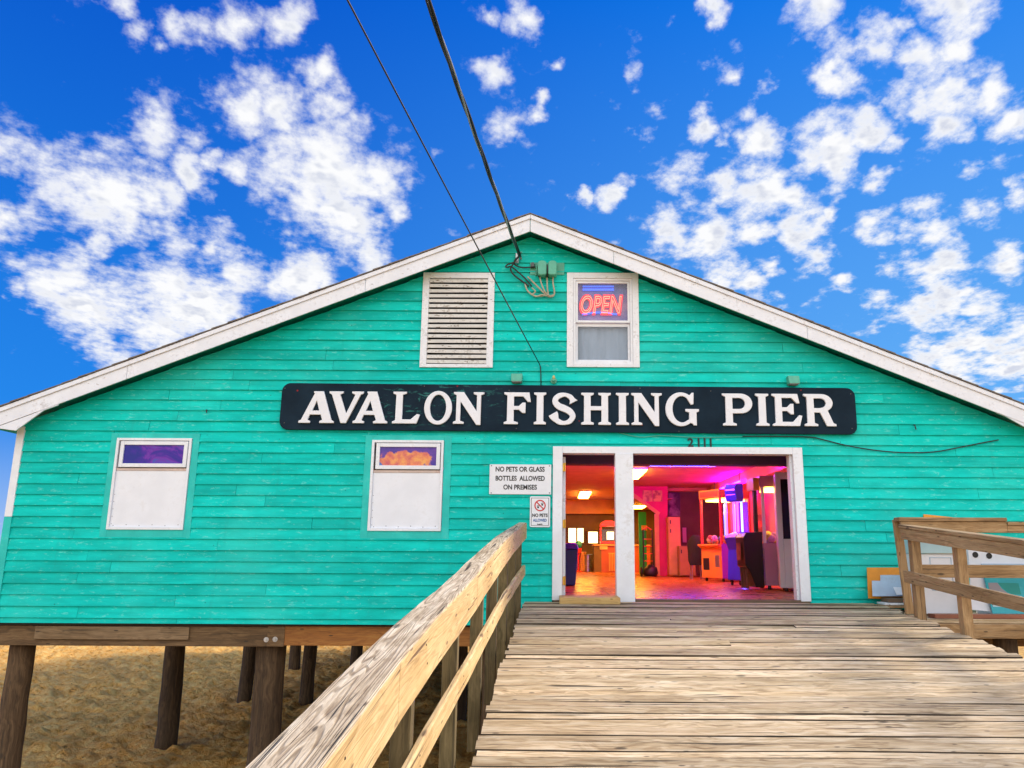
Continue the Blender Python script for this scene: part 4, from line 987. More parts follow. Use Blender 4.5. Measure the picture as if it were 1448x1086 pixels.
MB().box((RX0, .9, 1.34), (RX1 - .002, 1.15, CZ - .002)).build('ceiling_beam', M['purple_beam'], house)
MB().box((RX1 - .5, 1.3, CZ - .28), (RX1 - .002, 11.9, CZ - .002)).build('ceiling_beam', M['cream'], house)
YP_ = 12.0
pp = [at(880, 660, YP_), at(943.5, 660, YP_), at(943.5, 812, YP_), at(933, 812, YP_), at(932, 727, YP_), at(893, 698, YP_), at(880, 690, YP_)]
poly = [(p.x, p.z) for p in pp]; poly[0] = (poly[0][0], CZ - .003); poly[1] = (poly[1][0], CZ - .003); poly[2] = (poly[2][0], FLOOR); poly[3] = (poly[3][0], FLOOR)
MB().prism(poly, 'y', YP_, YP_ + .15).build('partition_wall', M['pink_wall'], house)
e0, e1 = at(893, 698, YP_), at(932, 727, YP_)
MB().bar((e0.x - .3, YP_ - .02, e0.z + .22), (e1.x, YP_ - .02, e1.z), .03, .10).build('partition_trim', M['cream'], house)
x0 = at(943.5, 800, 12.2).x
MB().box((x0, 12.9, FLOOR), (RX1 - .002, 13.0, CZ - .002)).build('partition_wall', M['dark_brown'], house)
a = at(944, 685, 12.6); b = at(1000, 695, 12.6); MB().box((a.x, 12.5, b.z), (RX1 - .5, 12.8, a.z)).build('ceiling_beam', M['cream'], house)
def back_window(p0, p1, p2, p3):
    a, b = at(p0, p1, RY1 - .03), at(p2, p3, RY1 - .03)
    w = MB().frame(a.x - .05, b.x + .05, b.z - .05, a.z + .05, .05, RY1 - .05, RY1 - .002).build('window', M['dark_brown'], house)
    MB().box((a.x, RY1 - .03, b.z), (b.x, RY1 - .02, a.z)).build('pane', M['daylight'], w)
    if b.x - a.x > .4: MB().box(((a.x * .45 + b.x * .55) - .03, RY1 - .045, b.z), ((a.x * .45 + b.x * .55) + .03, RY1 - .031, a.z)).build('mullion', M['dark_brown'], w)
back_window(804, 747, 825, 767); back_window(832, 752, 845, 768); back_window(858, 752, 868, 763)
# ceiling fluorescents
def fluor(x, y0, y1, z, lab, w=.30, m=None):
    f = thing('ceiling_light', lab, 'ceiling light', (x, (y0 + y1) / 2, z), group='fluorescent ceiling lights')
    MB().box((x - w/2 - .02, y0 - .03, z - .035), (x + w/2 + .02, y1 + .03, z)).build('housing', M['white_clean'], f)
    MB().box((x - w/2, y0, z - .075), (x + w/2, y1, z - .036)).build('diffuser', m or M['fluor'], f, bevel=.015)
p = on_z(826, 699, CZ); fluor(p.x, p.y - 1.6, p.y + .9, CZ - .002, 'glowing fluorescent fixture seen through the narrow door opening', .34)
p = on_z(899, 668, CZ); fluor(p.x, p.y - 1.0, p.y + 1.0, CZ - .002, 'glowing fluorescent fixture beside the white door post', .30)
p = at(903, 718, 15.5); fluor(p.x, 15.0, 16.2, p.z + .08, 'small lamp glowing low behind the pink partition', .40)
MB().box((2.0, 12.3, p.z + .082), (3.4, 18.1, p.z + .10)).build('lower_ceiling', M['ceil'], house)
fluor(-2.2, 5.0, 7.6, CZ - .002, 'unseen fluorescent fixture added to light the far left of the arcade', .30)  # out of view, added to brighten the room

# --- claw machines
def claw(name, label, cat, corner, rz, w, d, h, body, side, trim, lampm, group=None, marquee=None, tubes=()):
    c, s = math.cos(rz), math.sin(rz); lx, ly = w / 2, -d / 2
    org = Vector((corner.x - (c * lx - s * ly), corner.y - (s * lx + c * ly), FLOOR))
    t = thing(name, label, cat, org, rz, group); t.location.z = FLOOR
    L = dict(local=True); hb = h * .40; ht = h * .90; x, y = w / 2, d / 2; pw = .05
    MB().prism([(-y, .07), (-y, hb - .10), (-y - .10, hb - .04), (-y - .10, hb), (y, hb), (y, .07)], 'x', -x, x - .012).build('cabinet', body, t, bevel=.012, **L)
    MB().box((x - .0115, -y + .01, .07), (x, y, hb)).build('side_panel', side, t, **L)
    MB().lathe((x + .002, 0, hb * .48), [(.15, -.002), (.15, .004), (.14, .006)], 24, 'x').build('side_emblem', trim, t, **L)
    MB().lathe((x + .007, 0, hb * .48), [(.085, -.002), (.085, .004), (.08, .005)], 20, 'x').build('side_emblem_core', side, t, **L)
    for px in (-x, x - pw):
        for py in (-y, y - pw): MB().box((px, py, hb + .001), (px + pw, py + pw, ht - .001)).build('corner_post', trim, t, bevel=.004, **L)
    MB().box((-x, -y - .02, ht), (x, y, h)).build('top_box', body, t, bevel=.01, **L)
    MB().box((-x + .06, -y - .028, ht + .04), (x - .06, -y - .021, h - .04)).build('marquee', marquee or trim, t, **L)
    MB().box((-x + pw + .001, -y + .01, hb + .002), (x - pw - .001, -y + .014, ht - .002)).build('pane', M['glass'], t, **L)
    MB().box((x - .02, -y + pw + .001, hb + .002), (x - .016, y - pw - .001, ht - .002)).build('pane', M['glass'], t, **L)
    MB().box((-x + .01, y - .02, hb + .002), (x - pw, y - .012, ht - .002)).build('back_panel', side, t, **L)
    MB().box((-x + .08, -y + .12, ht - .05), (x - .08, y - .1, ht - .02)).build('lamp', lampm, t, **L)
    mb = MB(); rr = random.Random(int(w * 1000) + int(corner.y * 10))
    for i in range(26):
        q = (rr.uniform(-x + .13, x - .13), rr.uniform(-y + .13, y - .13), hb + rr.uniform(.04, .16)); r = rr.uniform(.05, .085); mb.cur = rr.random()
        mb.lathe(q, [(r * math.cos(R(k)), r * math.sin(R(k))) for k in (-80, -45, 0, 45, 80)], 9)
    o = mb.build('prize_pile', plush_mat, t, smooth=True, **L); tag(o, kind='stuff')
    for i, tm in enumerate(tubes):
        for q in (-.16, .12): MB().tube([(x - .14 - .2 * i, q + .1 * i, hb + .02), (x - .14 - .2 * i, q + .1 * i, ht - .12)], .022, 8).build('light_tube', tm, t, smooth=True, **L)
    MB().tube([(0, 0, ht - .06), (0, 0, ht - .26)], .012, 6).tube([(0, 0, ht - .24), (-.07, 0, ht - .30), (-.03, 0, ht - .40)], .009, 6).tube([(0, 0, ht - .24), (.07, 0, ht - .30), (.03, 0, ht - .40)], .009, 6).tube([(0, 0, ht - .24), (0, .07, ht - .30), (0, .03, ht - .40)], .009, 6).build('claw', M['steel'], t, **L)
    MB().box((-x + .08, -y - .006, hb * .30), (-x + .32, -y - .001, hb * .62)).build('prize_door', M['black'], t, bevel=.006, **L)
    MB().box((x - .26, -y - .006, hb * .38), (x - .10, -y - .001, hb * .70)).build('coin_door', M['steel'], t, bevel=.004, **L)
    MB().tube([(x - .30, -y - .05, hb + .001), (x - .30, -y - .05, hb + .09)], .009, 8).lathe((x - .30, -y - .05, hb + .10), [(.004, -.022), (.02, -.01), (.022, 0), (.015, .018), (.004, .022)], 10).build('joystick', M['red'], t, smooth=True, **L)
    for px in (-x + .08, x - .08):
        for py in (-y + .08, y - .08): MB().lathe((px, py, 0), [(.03, .002), (.035, .02), (.03, .069)], 10).build('foot', M['black'], t, **L)
    return t
def plushm():
    m, t, b = newmat('plush_toys'); r = attr(t)
    t.L.new(t.ramp(r, [(0, (.6, .05, .1)), (.3, (.6, .45, .05)), (.55, (.1, .2, .6)), (.8, (.55, .1, .45)), (1, (.6, .6, .55))]), b.inputs['Base Color']); b.inputs['Roughness'].default_value = .9; return m
plush_mat = plushm()
RZ = R(-66)
M['in_violet'] = glow('violet_inner_tube', (.62, .08, 1.0), 5.0); M['in_blue'] = glow('blue_inner_tube', (.08, .12, 1.0), 6.0)
M['orange_cab'] = paint('orange_cabinet', (.78, .30, .04), .35, .06); M['purple_cab'] = paint('purple_cabinet', (.36, .06, .50), .35, .06)
M['red_trim'] = paint('red_trim', (.80, .06, .05), .35, .06); M['pink_cab'] = paint('dusty_pink_cabinet', (.55, .26, .40), .4, .06); M['grey_cab'] = paint('pale_grey_cabinet', (.80, .83, .88), .4, .05)
M['blue_cab'] = paint('blue_cabinet', (.03, .06, .75), .3, .05)
claw('claw_machine', 'orange claw machine with purple side and red corner posts', 'claw machine', at(1022, 820, 7.4), RZ, .82, .86, 2.1, M['orange_cab'], M['purple_cab'], M['red_trim'], M['crane_lamp'], 'claw machines along the right wall', None, (M['in_violet'], M['in_blue']))
claw('claw_machine', 'dusty pink claw machine beside the pale grey cabinet', 'claw machine', at(1083, 831, 3.3), R(-93), .82, .86, 2.0, M['pink_cab'], M['pink_cab'], M['white_clean'], M['crane_lamp'], 'claw machines along the right wall', M['red'])
# pale grey upright cabinet nearest the door
cn = at(1104, 835, 2.5); w, d, h = .78, .8, 1.98
c, s = math.cos(R(-103)), math.sin(R(-103)); gc = thing('grey_cabinet', 'pale grey upright cabinet with dark glass just inside the door', 'cabinet', (cn.x - (c * w/2 + s * d/2), cn.y - (s * w/2 - c * d/2), FLOOR), R(-103))
L = dict(local=True)
MB().box((-w/2, -d/2, .06), (w/2 - .03, d/2, h)).build('body', M['grey_cab'], gc, bevel=.03, seg=3, **L)
MB().frame(-d/2, d/2, .06, h, .09, 0, .03, .12, .80).build('side_frame', M['grey_cab'], gc, bevel=.008, **L)
sf = [o for o in gc.children if o.name.startswith('side_frame')][0]; sf.rotation_euler = (0, 0, R(90)); sf.location = (w/2 + .001, 0, 0)
MB().box((w/2 - .029, -d/2 + .09, .86), (w/2 - .018, d/2 - .09, h - .12)).build('glass_panel', paint('dark_glass', (.02, .022, .028), .06, .1), gc, **L)
for px in (-.3, .3):
    for py in (-.3, .3): MB().lathe((px, py, 0), [(.03, .002), (.035, .02), (.03, .059)], 10).build('foot', M['black'], gc, **L)
# blue light-tower game
bt = thing('light_tower_game', 'bright blue arcade game with glowing tubes and a purple lit header', 'arcade game', (at(1047, 824, 5.3).x, 5.3, FLOOR), R(-62))
MB().prism([(-.32, .10), (-.24, .70), (-.40, .92), (-.36, .98), (.05, 1.05), (.30, 1.05), (.30, .10)], 'x', -.27, .27).build('cabinet', M['blue_cab'], bt, bevel=.015, **L)
bt.scale = (.72, .5, 1)
MB().prism([(-.30, 1.655), (-.36, 1.95), (-.28, 2.02), (.05, 2.02), (.05, 1.655)], 'x', -.24, .24).build('header', M['blue_cab'], bt, bevel=.02, **L)
hd = MB()
for i in range(3): hd.box((-.19, -.352 + .022 * (2 - i), 1.70 + i * .09), (.19, -.345 + .022 * (2 - i), 1.75 + i * .09))
hd.build('header_light', glow('purple_header_light', (.65, .10, 1.0), 2.2), bt, **L)
MB().tube([(.18, .0, 1.052), (.18, .0, 1.654)], .035, 12).build('light_tube', glow('blue_column_light', (.10, .16, 1.0), 9.0), bt, **L)
for px in (-.14, .02): MB().tube([(px, -.02, 1.052), (px, -.02, 1.654)], .035, 12).build('light_tube', glow('pink_column_light', (.9, .15, .75), 1.6), bt, **L)
MB().box((-.26, .22, 1.051), (.26, .26, 1.654)).build('back_panel', M['purple_cab'], bt, **L)
MB().box((.272, -.16, .14), (.280, -.12, .62)).build('edge_light', glow('blue_edge_light', (.05, .08, 1.0), 60.0), bt, **L)
MB().prism([(-.42, .94), (-.39, .99), (-.10, 1.03), (-.10, 1.00)], 'x', -.20, .20).build('control_panel', M['white_clean'], bt, **L)
MB().lathe((-.18, -.2, .05), [(.05, -.03), (.05, .03)], 12, 'x').build('wheel', M['black'], bt, **L); MB().lathe((.18, -.2, .05), [(.05, -.03), (.05, .03)], 12, 'x').build('wheel', M['black'], bt, **L)
# dark arcade cabinet
dk = thing('arcade_cabinet', 'black arcade cabinet between the blue game and pink claw machine', 'arcade cabinet', (at(1066, 830, 3.45).x, 3.45, FLOOR), R(-82))
MB().prism([(-.20, .34), (-.30, .40), (-.32, .90), (-.24, .98), (.17, 1.0), (.17, .04), (-.05, .04)], 'x', -.22, .22).build('body', paint('black_cabinet', (.02, .016, .02), .35, .1), dk, bevel=.012, **L)
MB().box((-.03, .08, 1.001), (.05, .16, 1.92)).build('mast', M['black'], dk, **L)
MB().box((-.18, .02, 1.74), (.18, .17, 1.96)).build('marquee', paint('amber_marquee', (.75, .35, .05), .4, .2), dk, **L)
MB().prism([(-.346, .50), (-.346, .80), (-.341, .80), (-.341, .50)], 'x', -.14, .10).build('screen', paint('dim_screen', (.30, .16, .10), .2, .4), dk, **L)
for i in range(3): MB().tube([(-.14 + .14 * i, -.24, .37), (-.14 + .14 * i, -.22, .02)], .035, 10).build('front_post', M['brown_ply'], dk, **L)
dk.scale = (.9, .72, 1)
# neon tubes above the machines; two unseen ones added to colour the ceiling
for lab, m, x0, y0, x1, y1, z in (('magenta neon tube on the wall above the claw machines', M['mag_tube'], 4.3, 7.6, 4.3, 10.6, 1.70), ('unseen magenta neon tube behind the doorway beam, colouring the ceiling', M['mag_tube'], -.3, 5.2, 4.3, 5.2, 1.815), ('unseen blue neon tube behind the doorway beam, colouring the ceiling', M['unseen_blue_tube'], 2.0, 5.9, 3.4, 5.9, 1.885)):
    t = thing('neon_tube', lab, 'neon tube', (x0, y0, z), group='neon tubes under the ceiling')
    MB().tube([(x0, y0, z), (x1, y1, z)], .022, 8).build('tube', m, t, smooth=True)
    MB().tube([(x0, y0, z + .02), (x0, y0, CZ)], .008, 6).tube([(x1, y1, z + .02), (x1, y1, CZ)], .008, 6).build('hanger', M['black'], t)
# tall cream cabinet, low cabinet, posters
def panelled(name, label, cat, x0, x1, y0, y1, z1, m, drawers):
    t = thing(name, label, cat, ((x0+x1)/2, y0, FLOOR)); MB().box((x0, y0, FLOOR + .03), (x1, y1, z1)).build('body', m, t, bevel=.008)
    for (a, b) in drawers:
        MB().box((x0 + .02, y0 - .02, FLOOR + a), (x1 - .02, y0 - .001, FLOOR + b)).build('door', m, t, bevel=.006)
        MB().box((x0 + .05, y0 - .045, FLOOR + b - .16), (x0 + .075, y0 - .021, FLOOR + b - .06)).build('handle', M['black'], t)
    return t
a, b = at(944, 731, 11.6), at(964, 813, 11.6)
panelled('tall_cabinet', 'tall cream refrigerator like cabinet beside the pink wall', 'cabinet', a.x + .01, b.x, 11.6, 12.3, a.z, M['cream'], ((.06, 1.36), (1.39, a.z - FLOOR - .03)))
a, b = at(960, 772, 11.2), at(979, 815, 11.2)
panelled('low_cabinet', 'low tan cabinet right of the tall cream one', 'cabinet', a.x, b.x + .1, 11.2, 11.55, a.z, paint('tan_laminate', (.38, .20, .06), .6, .1), ((.05, a.z - FLOOR - .04),))
def flat(name, label, cat, p0, p1, p2, p3, y, m): 
    a, b = at(p0, p1, y), at(p2, p3, y); t = tag(MB().box((a.x, y, b.z), (b.x, y + .015, a.z)).build(name, m), label, cat); return t
def blotch(name, c1, c2, sc):
    m, t, b = newmat(name); co = obco(t); n = t.noise(co, sc, 4.0); t.L.new(t.ramp(n, [(.42, c1), (.58, c2)]), b.inputs['Base Color']); return m
flat('poster', 'dark grey poster above the tall cream cabinet', 'poster', 945, 697, 962, 730, 12.86, blotch('grey_poster_print', (.05, .035, .035), (.30, .24, .22), 3.0))
flat('poster', 'left yellow poster with dark blots on the pink wall', 'poster', 909, 693.5, 922.5, 709, 11.97, blotch('yellow_poster_print', (.75, .55, .12), (.35, .15, .05), 5.0))
flat('poster', 'right yellow poster with dark blots on the pink wall', 'poster', 923, 693.5, 936.5, 709, 11.97, blotch('yellow_poster_print', (.75, .55, .12), (.35, .15, .05), 5.5))
flat('notice', 'pale pink paper on the dark wall beside the tall cabinet', 'notice', 965, 746, 971, 767, 12.86, paint('pink_paper', (.75, .50, .52), .6, .05))
# through the opening in the pink wall
a, b = at(903, 724, 15.0), at(915, 806, 15.0)
tag(MB().box((a.x, 15.0, FLOOR), (b.x, 15.06, a.z)).build('green_door', paint('bright_green', (.02, .62, .12), .5, .08)), 'bright green door panel behind the opening in the pink wall', 'door')
a, b = at(907, 743, 14.97), at(915, 750, 14.97); tag(MB().box((a.x, 14.96, b.z), (b.x, 14.975, a.z)).build('yellow_notice', paint('yellow_paper', (.8, .6, .03), .5, .05)), 'small yellow notice on the green door', 'notice')
a = at(925, 727, 11.9); b = at(933, 812, 11.9)
tag(MB().box((a.x, 11.86, FLOOR + .01), (b.x, 11.9, a.z)).build('door_leaf', M['cream'], bevel=.006), 'narrow cream door leaf standing against the pink wall', 'door')
ht = thing('hand_truck', 'dark hand truck leaning beside the cream door leaf', 'hand truck', at(920, 810, 11.4))
hx = at(918, 810, 11.4).x
for dx in (-.14, .14): MB().tube([(hx + dx, 11.45, FLOOR + .05), (hx + dx * .9, 11.62, FLOOR + 1.28)], .02, 8).build('rail', M['black'], ht)
mb = MB()
for i in range(5): mb.tube([(hx - .14, 11.47 + .03 * i, FLOOR + .22 + .2 * i), (hx + .14, 11.47 + .03 * i, FLOOR + .22 + .2 * i)], .012, 6)
mb.tube([(hx - .126, 11.62, FLOOR + 1.27), (hx, 11.66, FLOOR + 1.36), (hx + .126, 11.62, FLOOR + 1.27)], .018, 8); mb.build('crossbars', M['red_trim'], ht)
MB().box((hx - .18, 11.22, FLOOR + .012), (hx + .18, 11.44, FLOOR + .03)).build('toe_plate', M['black'], ht)
for dx in (-.2, .2): MB().lathe((hx + dx, 11.52, FLOOR + .13), [(.11, -.03), (.13, -.015), (.13, .015), (.11, .03)], 16, 'x').build('wheel', M['black'], ht)
mb = MB(); bagc = Vector((hx + .02, 11.25, FLOOR + .03)); mb.lathe(bagc, [(.17, .0), (.21, .06), (.19, .18), (.10, .27), (.05, .30)], 12); tag(mb.build('black_bag', M['black'], smooth=True), 'black bag slumped on the toe plate of the hand truck', 'bag')
# stool with a dark jacket, right of the low cabinet
sx_, sy_ = at(985, 818, 9.2).x, 9.2
st = thing('bar_stool', 'bar stool under a dark jacket beside the orange claw machine', 'stool', (sx_, sy_, FLOOR))
MB().lathe((sx_, sy_, FLOOR + .74), [(.15, 0), (.17, .02), (.17, .045), (.14, .06)], 16).build('seat', M['brown_ply'], st)
for i in range(4):
    t = R(45 + 90 * i); MB().tube([(sx_ + .12 * math.cos(t), sy_ + .12 * math.sin(t), FLOOR + .74), (sx_ + .19 * math.cos(t), sy_ + .19 * math.sin(t), FLOOR)], .014, 8).build('leg', M['steel'], st)
mb = MB(); rings = [(.17, .34), (.20, .45), (.185, .65), (.20, .80), (.19, .90), (.13, 1.02), (.07, 1.08)]; vs = []
for (r, h) in rings:
    for k in range(16): t = 2 * math.pi * k / 16; w = r * (1 + .10 * math.sin(3 * t + h * 7)); vs.append((sx_ + w * math.cos(t), sy_ - .02 + w * .8 * math.sin(t), FLOOR + h))
mb.add(vs, [(i*16+k, i*16+(k+1) % 16, (i+1)*16+(k+1) % 16, (i+1)*16+k) for i in range(6) for k in range(16)] + [tuple(range(6*16, 7*16))])
tag(mb.build('dark_jacket', paint('dark_cloth', (.012, .008, .008), .9, .2), smooth=True), 'dark jacket draped over the bar stool', 'jacket')
# left passage: bin, red counter end, back counters, machines
bx, by = at(803, 827, 4.7).x, 4.7
bn = thing('trash_bin', 'blue plastic trash bin just inside the narrow door opening', 'trash bin', (bx - .06, by, FLOOR)); X0 = bx - .06
MB().hexa([(X0-.20, by-.22, FLOOR+.01), (X0+.20, by-.22, FLOOR+.01), (X0+.20, by+.22, FLOOR+.01), (X0-.20, by+.22, FLOOR+.01), (X0-.25, by-.27, FLOOR+.68), (X0+.25, by-.27, FLOOR+.68), (X0+.25, by+.27, FLOOR+.68), (X0-.25, by+.27, FLOOR+.68)]).build('body', paint('blue_plastic', (.015, .045, .34), .4, .1), bn, bevel=.02)
MB().hexa([(X0-.27, by-.29, FLOOR+.682), (X0+.27, by-.29, FLOOR+.682), (X0+.27, by+.29, FLOOR+.682), (X0-.27, by+.29, FLOOR+.682), (X0-.22, by-.2, FLOOR+.80), (X0+.22, by-.2, FLOOR+.80), (X0+.22, by+.2, FLOOR+.80), (X0-.22, by+.2, FLOOR+.80)]).build('lid', paint('blue_plastic_lid', (.02, .06, .40), .4, .1), bn, bevel=.02)
a, b = at(800, 768, 7.0), at(812, 812, 7.0)
rcn = thing('red_counter', 'red counter end behind the blue trash bin', 'counter', (b.x - .8, 7.4, FLOOR))
MB().box((b.x - 1.8, 7.0, FLOOR), (b.x, 7.8, a.z - .04)).build('body', paint('red_counter_paint', (.60, .05, .03), .5, .1), rcn); MB().box((b.x - 1.84, 6.96, a.z - .039), (b.x + .04, 7.84, a.z)).build('top', M['cream'], rcn, bevel=.006)
a, b = at(840, 770, 16.5), at(870, 807, 16.5)
bc = thing('snack_counter', 'brown red snack counter standing in front of the back windows', 'counter', (a.x + .8, 16.5, FLOOR))
MB().box((a.x, 16.5, FLOOR), (a.x + .25, 17.3, a.z - .04)).build('end_panel', M['dark_brown'], bc); MB().box((a.x + .251, 16.5, FLOOR), (b.x + 1.2, 17.3, a.z - .04)).build('body', paint('brick_red_laminate', (.42, .10, .045), .5, .12), bc); MB().box((a.x - .03, 16.45, a.z - .039), (b.x + 1.2, 17.35, a.z)).build('top', M['cream'], bc, bevel=.005)
flat('notice', 'pale sheet taped on the front of the snack counter', 'notice', 848, 769.5, 859, 777, 16.47, paint('tan_notice', (.72, .5, .25), .6, .1))
mb = MB(); a, b = at(861, 783, 16.44), at(869, 806, 16.44)
for i in range(6): mb.box((a.x + i * .055, 16.44, FLOOR + .05), (a.x + i * .055 + .03, 16.46, a.z))
mb.box((a.x - .02, 16.435, a.z), (a.x + .36, 16.465, a.z + .03)); tag(mb.build('slatted_crate', M['cream']), 'cream slatted crate standing against the snack counter', 'crate')
pcx = at(860, 760, 16.9); ztop = at(840, 770, 16.5).z
pm = thing('popcorn_machine', 'red topped popcorn machine on the snack counter', 'popcorn machine', (pcx.x, 16.9, ztop))
MB().box((pcx.x - .28, 16.65, ztop + .002), (pcx.x + .28, 17.15, ztop + .12)).build('base', M['red_trim'], pm, bevel=.01)
for dx in (-.28, .25):
    for y_ in (16.65, 17.12): MB().box((pcx.x + dx, y_, ztop + .121), (pcx.x + dx + .03, y_ + .03, ztop + .62)).build('corner_post', M['red_trim'], pm)
MB().prism([(-.30, .621), (.30, .621), (.26, .74), (.12, .82), (-.12, .82), (-.26, .74)], 'y', -.27, .27).build('canopy', M['red_trim'], pm, bevel=.01)
o = [k for k in pm.children if k.name.startswith('canopy')][0]; o.location = (0, 0, 0); 
for v in o.data.vertices: v.co = v.co + root_org(pm) - Vector((0, 0, 0))
MB().box((pcx.x - .24, 16.66, ztop + .13), (pcx.x + .24, 16.664, ztop + .61)).build('pane', M['glass'], pm)
for i, (px, h, r, m, lab) in enumerate(((816, .62, .16, M['steel'], 'left steel drum in front of the back windows'), (823, .66, .15, M['cream'], 'middle pale drum in front of the back windows'), (831, .58, .17, M['steel'], 'right steel drum beside the snack counter'))):
    q = at(px, 806, 17.6); MB_ = MB().lathe((q.x, 17.6, FLOOR), [(r, .0), (r, h * .32), (r + .012, h * .34), (r, h * .36), (r, h * .66), (r + .012, h * .68), (r, h * .70), (r, h), (r + .015, h + .01), (r - .02, h + .02)], 18)
    tag(MB_.build('steel_drum', m), lab, 'drum', 'drums before the back windows')
q = at(818, 770, 17.2); t = thing('gumball_machine', 'gumball machine with a turquoise globe in front of the back windows', 'gumball machine', (q.x, 17.2, FLOOR))
MB().lathe((q.x, 17.2, FLOOR), [(.15, 0), (.15, .02), (.03, .05), (.03, .62), (.10, .64), (.12, .80)], 14).build('stand', M['red_trim'], t); MB().lathe((q.x, 17.2, FLOOR + .93), [(.05, -.125), (.11, -.08), (.135, 0), (.11, .08), (.05, .125)], 16).build('globe', paint('turquoise_globe', (.03, .45, .5), .2, .1), t, smooth=True)
# ------------------------------------------------------------------ sky, sun, camera
FILL_BANK = 19.0  # brightness of the clouds added behind the viewer as fill light
CL = [(470,250,95,1),(400,240,62,1),(545,250,60,1),(480,310,70,1),(525,360,42,.9),(350,250,30,.8),
 (140,270,85,1),(70,262,50,.95),(210,272,50,1),(170,318,42,1),(35,300,40,.7),(230,170,58,1),(200,155,32,.9),(268,192,38,.9),(352,162,55,1),(410,160,48,.95),(335,145,30,.8),
 (380,115,42,.9),(450,108,42,.9),(465,150,40,.8),(270,42,36,.9),(340,40,44,.95),(402,34,36,.9),(195,45,30,.8),(235,68,24,.8),(268,250,36,.9),
 (95,405,62,1),(120,440,52,1),(150,478,40,.8),(35,380,32,.8),(130,358,30,.85),(240,338,46,1),(295,345,44,.95),(230,400,75,1),(275,430,75,1),(335,400,48,.95),(220,470,60,.95),(180,495,45,.8),(315,440,50,.95),
 (425,397,52,1),(385,402,34,.9),(455,402,25,.85),(8,200,48,.95),(0,320,42,.9),(48,215,32,.8),(180,8,28,.85),(100,205,24,.6),
 (700,95,40,.9),(742,18,32,.85),(716,180,42,.95),(745,205,26,.8),(770,150,20,.85),(692,15,20,.7),(786,95,14,.6),(1003,20,24,.85),(888,110,24,.7),(902,192,26,.75),(866,280,28,1),(821,272,15,.9),(958,30,16,.6),
 (1160,12,52,1),(1345,5,60,1),(1195,72,48,1),(1185,105,34,.95),(1240,55,44,.95),(1300,82,40,.95),(1328,125,60,1),(1292,145,38,.95),(1335,182,40,.95),(1400,130,42,.9),(1438,155,42,.95),(1270,40,26,.8),(1345,70,26,.8),
 (1020,110,30,.9),(1002,156,32,.95),(1062,155,27,.85),(1080,120,22,.7),(1030,190,16,.7),(1092,198,40,.95),(1190,205,62,1),(1148,215,40,1),(1232,182,40,.95),(1200,245,34,.95),(1268,210,22,.8),
 (958,246,48,.95),(1075,270,68,1),(1028,265,42,1),(1122,272,40,1),(935,270,22,.8),(955,335,50,1),(1010,352,55,1),(1052,335,38,.95),(1012,388,40,1),(1132,325,46,.95),(1152,358,34,.95),(1060,408,30,.85),(1085,375,26,.85),
 (1240,308,32,.85),(1312,322,40,.9),(1290,355,26,.85),(1328,382,50,.95),(1390,298,32,.85),(1420,362,36,.9),(1442,278,22,.85),(1298,442,52,.95),(1335,420,42,.95),(1238,432,26,.85),(1392,430,40,.9),(1368,482,40,1),(1422,505,62,1),(1338,512,50,1),(1440,470,40,1),(1300,500,32,.9),(1385,250,20,.75),(1250,265,22,.8),(1180,300,18,.7),(1260,370,24,.8),(1195,400,22,.75),(1230,475,22,.7),
 (30,420,26,.7),(565,300,26,.7),(620,225,14,.5),(640,330,16,.5),(310,225,22,.7),(1100,430,26,.7)]
w = bpy.data.worlds.new('World'); scene.world = w; w.use_nodes = True
t = NT(w.node_tree); bg = w.node_tree.nodes['Background']
SUN_EL, SUN_H = R(32), Vector((.89, .45))       # low sun, behind the right end of the house
d0 = t.vmath('NORMALIZE', t.n('ShaderNodeTexCoord').outputs['Generated'])
sep = t.n('ShaderNodeSeparateXYZ', {0: d0})
zden = t.math('ADD', t.math('MAXIMUM', sep.outputs[2], 0.0), .14)
P = t.n('ShaderNodeCombineXYZ', {0: t.math('DIVIDE', sep.outputs[0], zden), 1: t.math('DIVIDE', sep.outputs[1], zden), 2: 0.0}).outputs[0]   # the cloud layer, seen in perspective
P = t.mapping(P, (1.0, .8, 1.0), rot=(0, 0, R(-24)))
nv = t.n('ShaderNodeTexNoise', {'Vector': d0, 'Scale': 9.0, 'Detail': 4.0, 'Roughness': .55}).outputs['Color']
nv2 = t.n('ShaderNodeTexNoise', {'Vector': d0, 'Scale': 30.0, 'Detail': 4.0, 'Roughness': .6}).outputs['Color']
d = t.vmath('ADD', d0, t.vmath('ADD', t.vmath('MULTIPLY', t.vmath('SUBTRACT', nv, (.5, .5, .5)), (.065, .065, .065)), t.vmath('MULTIPLY', t.vmath('SUBTRACT', nv2, (.5, .5, .5)), (.035, .035, .035))))
acc = None
for (px, py, r, s) in CL:
    v = ray(px, py); ln = v.length; v = v / ln; rr = r / FP / ln * (.98 if px < 650 else .90)
    ds = t.vmath('DISTANCE', d, tuple(v))
    m = t.n('ShaderNodeMapRange', {0: ds, 1: rr * 1.35, 2: rr * .05, 3: 0.0, 4: s}, interpolation_type='LINEAR').outputs[0]
    acc = m if acc is None else t.math('MAXIMUM', acc, m)
